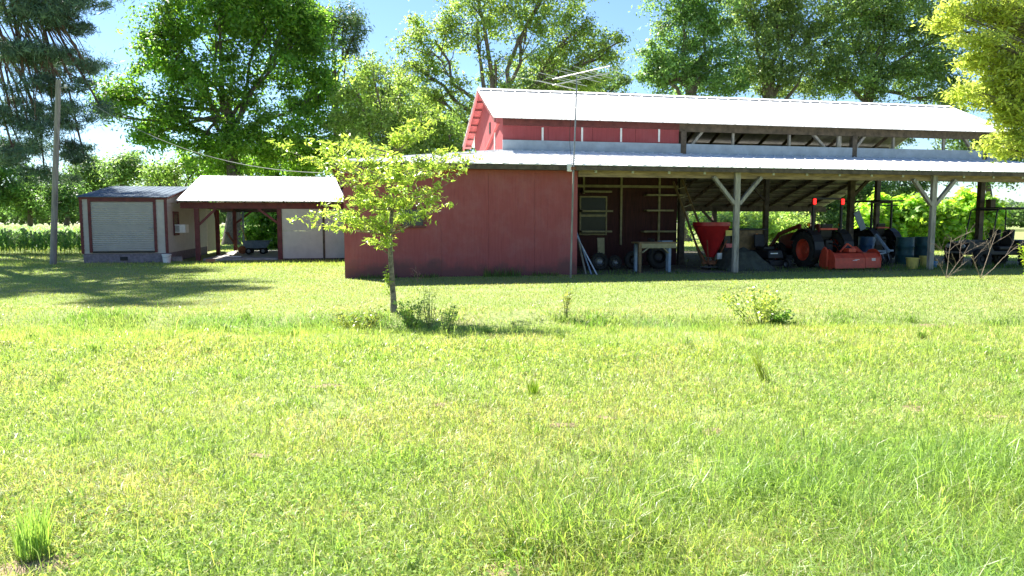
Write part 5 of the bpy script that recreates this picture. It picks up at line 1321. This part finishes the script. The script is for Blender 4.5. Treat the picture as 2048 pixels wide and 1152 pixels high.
def lawn():
    n = 860000
    y = ys_sample(n, 1.8, 30, 0.25)
    x = rng.uniform(-1, 1, n) * (0.76 * y + 2.4)
    gap = vnoise(x + 60, y + 60, 0.45, 41) * 0.6 + vnoise(x + 60, y + 60, 1.1, 42) * 0.4
    k = keep_mask(x, y) & (rng.random(n) < np.clip((gap - 0.12) * 4.5, 0.4, 1))
    for (u, v, r) in BARE:
        c = G(u, v); k &= ((((x - c.x) / (1.5 * r)) ** 2 + ((y - c.y) / r) ** 2) > 0.75 * rng.random(len(x)) + 0.15) | (rng.random(len(x)) < 0.12)
    x, y = x[k], y[k]; n = len(x)
    mown = np.clip((y - 11.5) / 1.5, 0, 1)
    h = 0.085 * rng.uniform(0.45, 1.5, n) * (1 - mown) + 0.055 * rng.uniform(0.5, 1.4, n) * mown
    tall = vnoise(x + 60, y + 60, 0.9, 43)
    # long grass on the near right
    pr = np.clip((5.6 - y + 0.35 * (x - 1.0)) / 1.6, 0, 1) * np.clip((x + 0.7) / 0.8, 0, 1) * np.clip((tall - 0.2) * 2.5, 0, 1)
    h = h * (1 + 2.6 * pr * rng.random(n) ** 1.5)
    # rougher band on the bank
    bank = np.exp(-((y - 12.0 - 0.5 * (vnoise(x + 60, x * 0 + 60, 1.6, 5) - 0.5)) / 0.5) ** 2) * np.clip((vnoise(x + 60, y + 60, 0.9, 44) - 0.45) * 3.5, 0, 1)
    h = h * (1 + 2.2 * bank * rng.random(n))
    w = np.maximum(0.0045, 0.00085 * y) * rng.uniform(0.7, 1.5, n)
    ti = lawn_tint(x, y, n)
    ti = ti * (1 - 0.35 * bank[:, None] * np.array([[1.2, 0.5, 0.6]]))
    ti = ti * (1 - 0.22 * pr[:, None] * np.array([[0.6, 0.10, 0.5]]))
    ti = ti * (1 - 0.17 * mown[:, None])
    near = y < 9.5
    bl = blades('lawn_grass', x[near], y[near], h[near], w[near], ti[near], 1.0)
    stuff(bl); tag(bl, 'uneven yellow green grass of the near lawn', 'grass')
    bf = blades('mown_grass', x[~near], y[~near], h[~near], w[~near], ti[~near], 0.9, segs=1)
    stuff(bf); tag(bf, 'mown grass running up to the barn and sheds', 'grass')
    # dead straw lying in the sward, and low broad leaved weeds in loose patches
    m = 15000
    y = ys_sample(m, 2.8, 14, 0.25); x = rng.uniform(-1, 1, m) * (0.74 * y + 0.6)
    k = vnoise(x + 60, y + 60, 0.8, 71) + 0.25 * rng.random(m) > 0.62
    x, y = x[k], y[k]; m = len(x)
    o = blades('dead_straw', x, y, rng.uniform(0.05, 0.16, m), np.maximum(0.004, 0.0009 * y), np.array([[0.50, 0.44, 0.28]]) * rng.uniform(0.6, 1.3, (m, 1)), 1.9)
    stuff(o); tag(o, 'scattered pale dead straw lying in the near lawn', 'straw')
    m = 42000
    y = ys_sample(m, 2.8, 12, 0.2); x = rng.uniform(-1, 1, m) * (0.74 * y + 0.6)
    p1 = vnoise(x + 60, y + 60, 0.55, 72); p2 = vnoise(x + 60, y + 60, 1.9, 73)
    k = (p1 * 0.6 + p2 * 0.5 + 0.12 * rng.random(m)) > 0.66
    x, y = x[k], y[k]; m = len(x)
    z = ground_h(x, y) + rng.uniform(0.015, 0.075, m)
    o = leaves_mesh('clover', np.stack([x, y, z], -1), 0.024, 0.019, rng.normal(size=(m, 3)) * 0.45 + np.array([0, 0, 1.0]), tints(m, (0.22, 0.33, 0.10), 0.25, 0.2), 'clover', None)
    stuff(o); tag(o, 'low clover and broad leaved weeds growing in patches of the near lawn', 'clover')
    # darker, denser tussocks
    nc = 420
    cy0 = ys_sample(nc, 3.0, 12.5, 0.5); cx0 = rng.uniform(-1, 1, nc) * (0.74 * cy0 + 0.6)
    q = rng.integers(18, 60, nc); ci = np.repeat(np.arange(nc), q); m = len(ci)
    rr = rng.uniform(0.03, 0.11, nc)[ci]
    x = cx0[ci] + rng.normal(size=m) * rr; y = cy0[ci] + rng.normal(size=m) * rr
    o = blades('tussock_grass', x, y, (rng.uniform(0.08, 0.19, nc)[ci]) * rng.uniform(0.5, 1.2, m), np.maximum(0.0045, 0.0008 * y) * rng.uniform(0.8, 1.5, m), tints(m, (0.17, 0.27, 0.065), 0.2, 0.2) * rng.uniform(0.75, 1.25, nc)[ci][:, None], 0.8)
    stuff(o); tag(o, 'small darker tussocks scattered through the near lawn', 'grass')
    # scattered taller stalks
    m = 1500
    y = ys_sample(m, 3.0, 12.5, 0.4); x = rng.uniform(-1, 1, m) * (0.74 * y + 0.6)
    o = blades('tall_stalks', x, y, rng.uniform(0.14, 0.34, m), np.maximum(0.004, 0.0007 * y), tints(m, (0.23, 0.30, 0.11), 0.25, 0.4), 0.35)
    stuff(o); tag(o, 'thin taller grass stalks rising here and there from the lawn', 'grass')
    # further lawn
    n = 120000
    y = ys_sample(n, 26, 62, 0.3); x = rng.uniform(-1, 1, n) * (0.74 * y + 0.6)
    k = keep_mask(x, y) & ~((x < -0.5 * y) & (y > 34))
    x, y = x[k], y[k]; n = len(x)
    bf2 = blades('field_grass', x, y, 0.09 * rng.uniform(0.5, 1.6, n), 0.0009 * y, lawn_tint(x, y, n), 0.6, segs=1)
    stuff(bf2); tag(bf2, 'grass growing around and behind the buildings', 'grass')
lawn()

# ------------------------------------------------------------------ weeds, saplings and tufts in the lawn
def on_ground(u, v):
    p = G(u, v); p.z = float(ground_h(p.x, p.y)); return p
def leafy_weed(name, label, cat, u, v, H, W, stems, col, leaf=(0.07, 0.025), nleaf=16, group=None, woody='greenstem', lean=0.0, m='youngleaf', base_z=0.15):
    base = on_ground(u, v)
    t = thing(name, label, cat, base, 0, group)
    tb = MB(); cen, nr = [], []
    for s in range(stems):
        a = random.uniform(0, 2 * math.pi); r = W * math.sqrt(random.random())
        top = Vector((r * math.cos(a) + lean, r * math.sin(a), H * random.uniform(0.6, 1.0)))
        p = limb_path(Vector((0.15 * r * math.cos(a), 0.15 * r * math.sin(a), -0.03)), top, 4, 0.06)
        tb.tube(p, [0.0055, 0.0045, 0.0035, 0.0025, 0.0015], 5, False)
        for k in range(nleaf):
            f = base_z + (1 - base_z) * random.random() ** 0.8; i = min(3, int(f * 4)); c = Vector(p[i]).lerp(Vector(p[i + 1]), f * 4 - i)
            cen.append(np.array(c) + rng.normal(size=3) * np.array([0.035, 0.035, 0.02])); nr.append(rng.normal(size=3) * 0.6 + np.array([0, 0, 0.8]))
    tb.build('stem', woody, t)
    leaves_mesh('foliage', np.array(cen), leaf[0], leaf[1], np.array(nr), tints(len(cen), col, 0.22, 0.4), m, t, 0.2)
    return t
leafy_weed('sapling', 'slim leafy sapling standing alone in the lawn before the antenna', 'sapling', 1131, 634, 0.58, 0.13, 7, (0.16, 0.19, 0.05), (0.075, 0.022), 18, base_z=0.45)
leafy_weed('weed_shrub', 'loose yellow green shrub in the lawn before the tarpaulin', 'shrub', 1520, 640, 0.70, 0.62, 30, (0.25, 0.33, 0.09), (0.07, 0.034), 30, lean=-0.10, base_z=0.25)
leafy_weed('weed_shrub', 'low dark green weed at the right foot of the yellow green shrub', 'shrub', 1556, 640, 0.26, 0.28, 22, (0.13, 0.24, 0.06), (0.07, 0.04), 20)
leafy_weed('weed_shrub', 'bushy dark green weed just right of the small tree trunk', 'weed', 822, 645, 0.52, 0.22, 20, (0.20, 0.31, 0.085), (0.07, 0.028), 18)
leafy_weed('weed_shrub', 'thin tall feathery weed right of the dark bushy one by the small tree', 'weed', 857, 648, 0.72, 0.24, 14, (0.22, 0.31, 0.10), (0.06, 0.014), 18)
leafy_weed('weed_shrub', 'mid green weed at the shaded end of the weed row', 'weed', 892, 658, 0.46, 0.24, 14, (0.20, 0.30, 0.09), (0.065, 0.02), 15)
leafy_weed('weed_shrub', 'pale yellowish weed patch left of the small tree trunk', 'weed', 715, 645, 0.34, 0.55, 30, (0.17, 0.21, 0.045), (0.06, 0.022), 18)
leafy_weed('sapling', 'bright green leafy sprig reaching in at the right edge of the photo', 'sapling', 2062, 560, 0.95, 0.34, 14, (0.19, 0.28, 0.03), (0.16, 0.05), 16)
def dead_sapling(label, u, v, H, forks, m='deadwood', fine=26, name='dead_sapling', r0=0.010):
    base = on_ground(u, v)
    t = thing(name, label, 'dead sapling', base)
    tb = MB()
    def grow(p, d, L, r, lev):
        q = p + d * L
        tb.tube(limb_path(p, q, 3, 0.05), [r, r * 0.85, r * 0.7, r * 0.5], 5, False)
        if lev == 0: return
        for k in range(random.randint(3, 5)):
            f = random.uniform(0.3, 1.0)
            nd = (d + Vector((random.gauss(0, 0.75), random.gauss(0, 0.5), random.gauss(0.1, 0.35)))).normalized()
            grow(p.lerp(q, f), nd, L * random.uniform(0.35, 0.62), r * 0.55, lev - 1)
    for (du, dv, rr) in forks:
        e = P(u + du, v + dv, base.y) - base
        grow(Vector((random.uniform(-0.02, 0.02), 0, -0.03)), e.normalized(), e.length * 0.95, r0 * rr, 2)
    tb.build('branches', m, t)
dead_sapling('bare dead sapling left of the other one before the utility vehicle', 1893, 556, 1.2, [(12, -88, 1.2), (50, -75, 0.9), (-22, -45, 0.7), (40, -35, 0.6)])
dead_sapling('taller bare dead sapling with spreading limbs before the utility vehicle', 1962, 556, 1.4, [(34, -98, 1.25), (72, -66, 1.0), (-18, -56, 0.9), (-14, -28, 0.5)])
dead_sapling('small pinkish dead seedling standing against the red wall', 837, 566, 0.4, [(-3, -26, 0.7), (-10, -20, 0.5), (9, -17, 0.5)], 'deadpink', r0=0.010)
def tuft(name, label, cat, u, v, n, H, R, col, lean=(0, 0), bend=0.25, w=0.006, group=None):
    base = on_ground(u, v)
    r = R * np.sqrt(rng.random(n)); a = rng.uniform(0, 2 * np.pi, n)
    x, y = r * np.cos(a), r * np.sin(a)
    h = H * rng.uniform(0.45, 1.0, n)
    o = blades(name, x, y, h, np.full(n, w) * rng.uniform(0.7, 1.3, n), tints(n, col, 0.2, 0.3), bend, z0=np.zeros(n))
    v_ = np.empty(len(o.data.vertices) * 3, dtype=np.float32); o.data.vertices.foreach_get('co', v_); v_ = v_.reshape(-1, 3)
    v_[:, 0] += v_[:, 2] * lean[0] + v_[:, 0] * v_[:, 2] * 0.6; v_[:, 1] += v_[:, 2] * lean[1] + v_[:, 1] * v_[:, 2] * 0.6
    o.data.vertices.foreach_set('co', v_.ravel()); o.location = base
    tag(o, label, cat, group)
tuft('grass_clump', 'tall upright green grass clump near the lower left corner', 'grass clump', 66, 1098, 150, 0.36, 0.075, (0.20, 0.32, 0.09), bend=0.16, w=0.005)
tuft('grass_clump', 'thin leaning grass stalks in the lawn below the tarpaulin', 'grass clump', 1531, 762, 46, 0.42, 0.05, (0.13, 0.18, 0.03), lean=(-0.42, 0), bend=0.12)
tuft('grass_clump', 'short bright grass clump in the middle of the lawn', 'grass clump', 1068, 788, 60, 0.22, 0.05, (0.16, 0.26, 0.025), bend=0.2)
tuft('grass_clump', 'dark green grass clump at the bottom edge near the centre', 'grass clump', 1030, 1120, 170, 0.13, 0.10, (0.16, 0.27, 0.05), bend=0.5, w=0.005)
tuft('grass_clump', 'long bladed grass clump with arching blades at the bottom centre', 'grass clump', 1100, 1075, 190, 0.30, 0.20, (0.19, 0.30, 0.08), lean=(-0.25, 0), bend=0.45, w=0.006)
# rough grass on the bank of the shallow ditch
def bank():
    n = 20000
    x = rng.uniform(-9.5, 10, n); y = 12.0 + 0.15 * np.sin(x * 0.35) + rng.normal(0, 0.3, n) + 0.5 * (vnoise(x + 60, x * 0 + 60, 1.6, 5) - 0.5)
    p = vnoise(x + 60, y * 0.5 + 60, 0.8, 51)
    k = rng.random(n) < np.clip((p - 0.50) * 4.0, 0.02, 1)
    x, y = x[k], y[k]; n = len(x)
    col = np.where(vnoise(x + 60, y + 60, 0.6, 52)[:, None] > 0.5, np.array([[0.14, 0.24, 0.05]]), np.array([[0.22, 0.29, 0.09]])) * np.exp(rng.normal(0, 0.22, (n, 1)))
    o = blades('bank_grass', x, y, 0.15 * rng.uniform(0.4, 1.4, n) * np.clip(0.5 + vnoise(x + 60, y + 60, 1.3, 53), 0.4, 1.3), np.full(n, 0.011), col, 0.55)
    stuff(o); tag(o, 'strip of rough longer grass along the shallow ditch', 'grass')
bank()
# grass and weeds along the shaded foot of the barn
def footing():
    n = 5000
    s = rng.uniform(-0.1, 25.5, n); t = np.where(s < 6.8, rng.uniform(-0.35, -0.02, n), rng.uniform(-0.4, 0.9, n))
    k = (s > 13.5) | (vnoise(s + 60, t + 60, 0.8, 61) > 0.52) | ((s > 3.9) & (s < 5))
    s, t = s[k], t[k]; n = len(s)
    x, y = BO.x + CU * s - SU * t, BO.y + SU * s + CU * t
    h = np.where((s > 3.8) & (s < 5.1), 0.30, 0.16) * rng.uniform(0.4, 1.3, n) * np.where(s > 17, 1.6, 1)
    o = blades('foot_grass', x, y, h, np.full(n, 0.016), tints(n, (0.09, 0.17, 0.03), 0.25), 0.5, segs=1)
    stuff(o); tag(o, 'ragged grass along the shaded foot of the barn', 'grass')
footing()


# small worn spots of bare soil in the lawn
def bare_spots():
    M['soil'] = mat('bare_soil', (0.27, 0.19, 0.12), 0.95, var=0.3, scale=22, bump=0.5)
    for (u, v, r) in BARE:
        c = G(u, v); n = 18; vs = []
        ph = random.uniform(0, 6)
        for k in range(n):
            a = 2 * math.pi * k / n; q = r * (0.75 + 0.3 * math.sin(2 * a + ph) + random.uniform(-0.16, 0.16))
            x, y = c.x + q * 1.5 * math.cos(a), c.y + q * math.sin(a); vs.append((x, y, float(ground_h(x, y)) + 0.007))
        vs.append((c.x, c.y, float(ground_h(c.x, c.y)) + 0.016))
        structure(MB().add(vs, [(k, (k + 1) % n, n) for k in range(n)], True).build('bare_soil', 'soil'))
bare_spots()
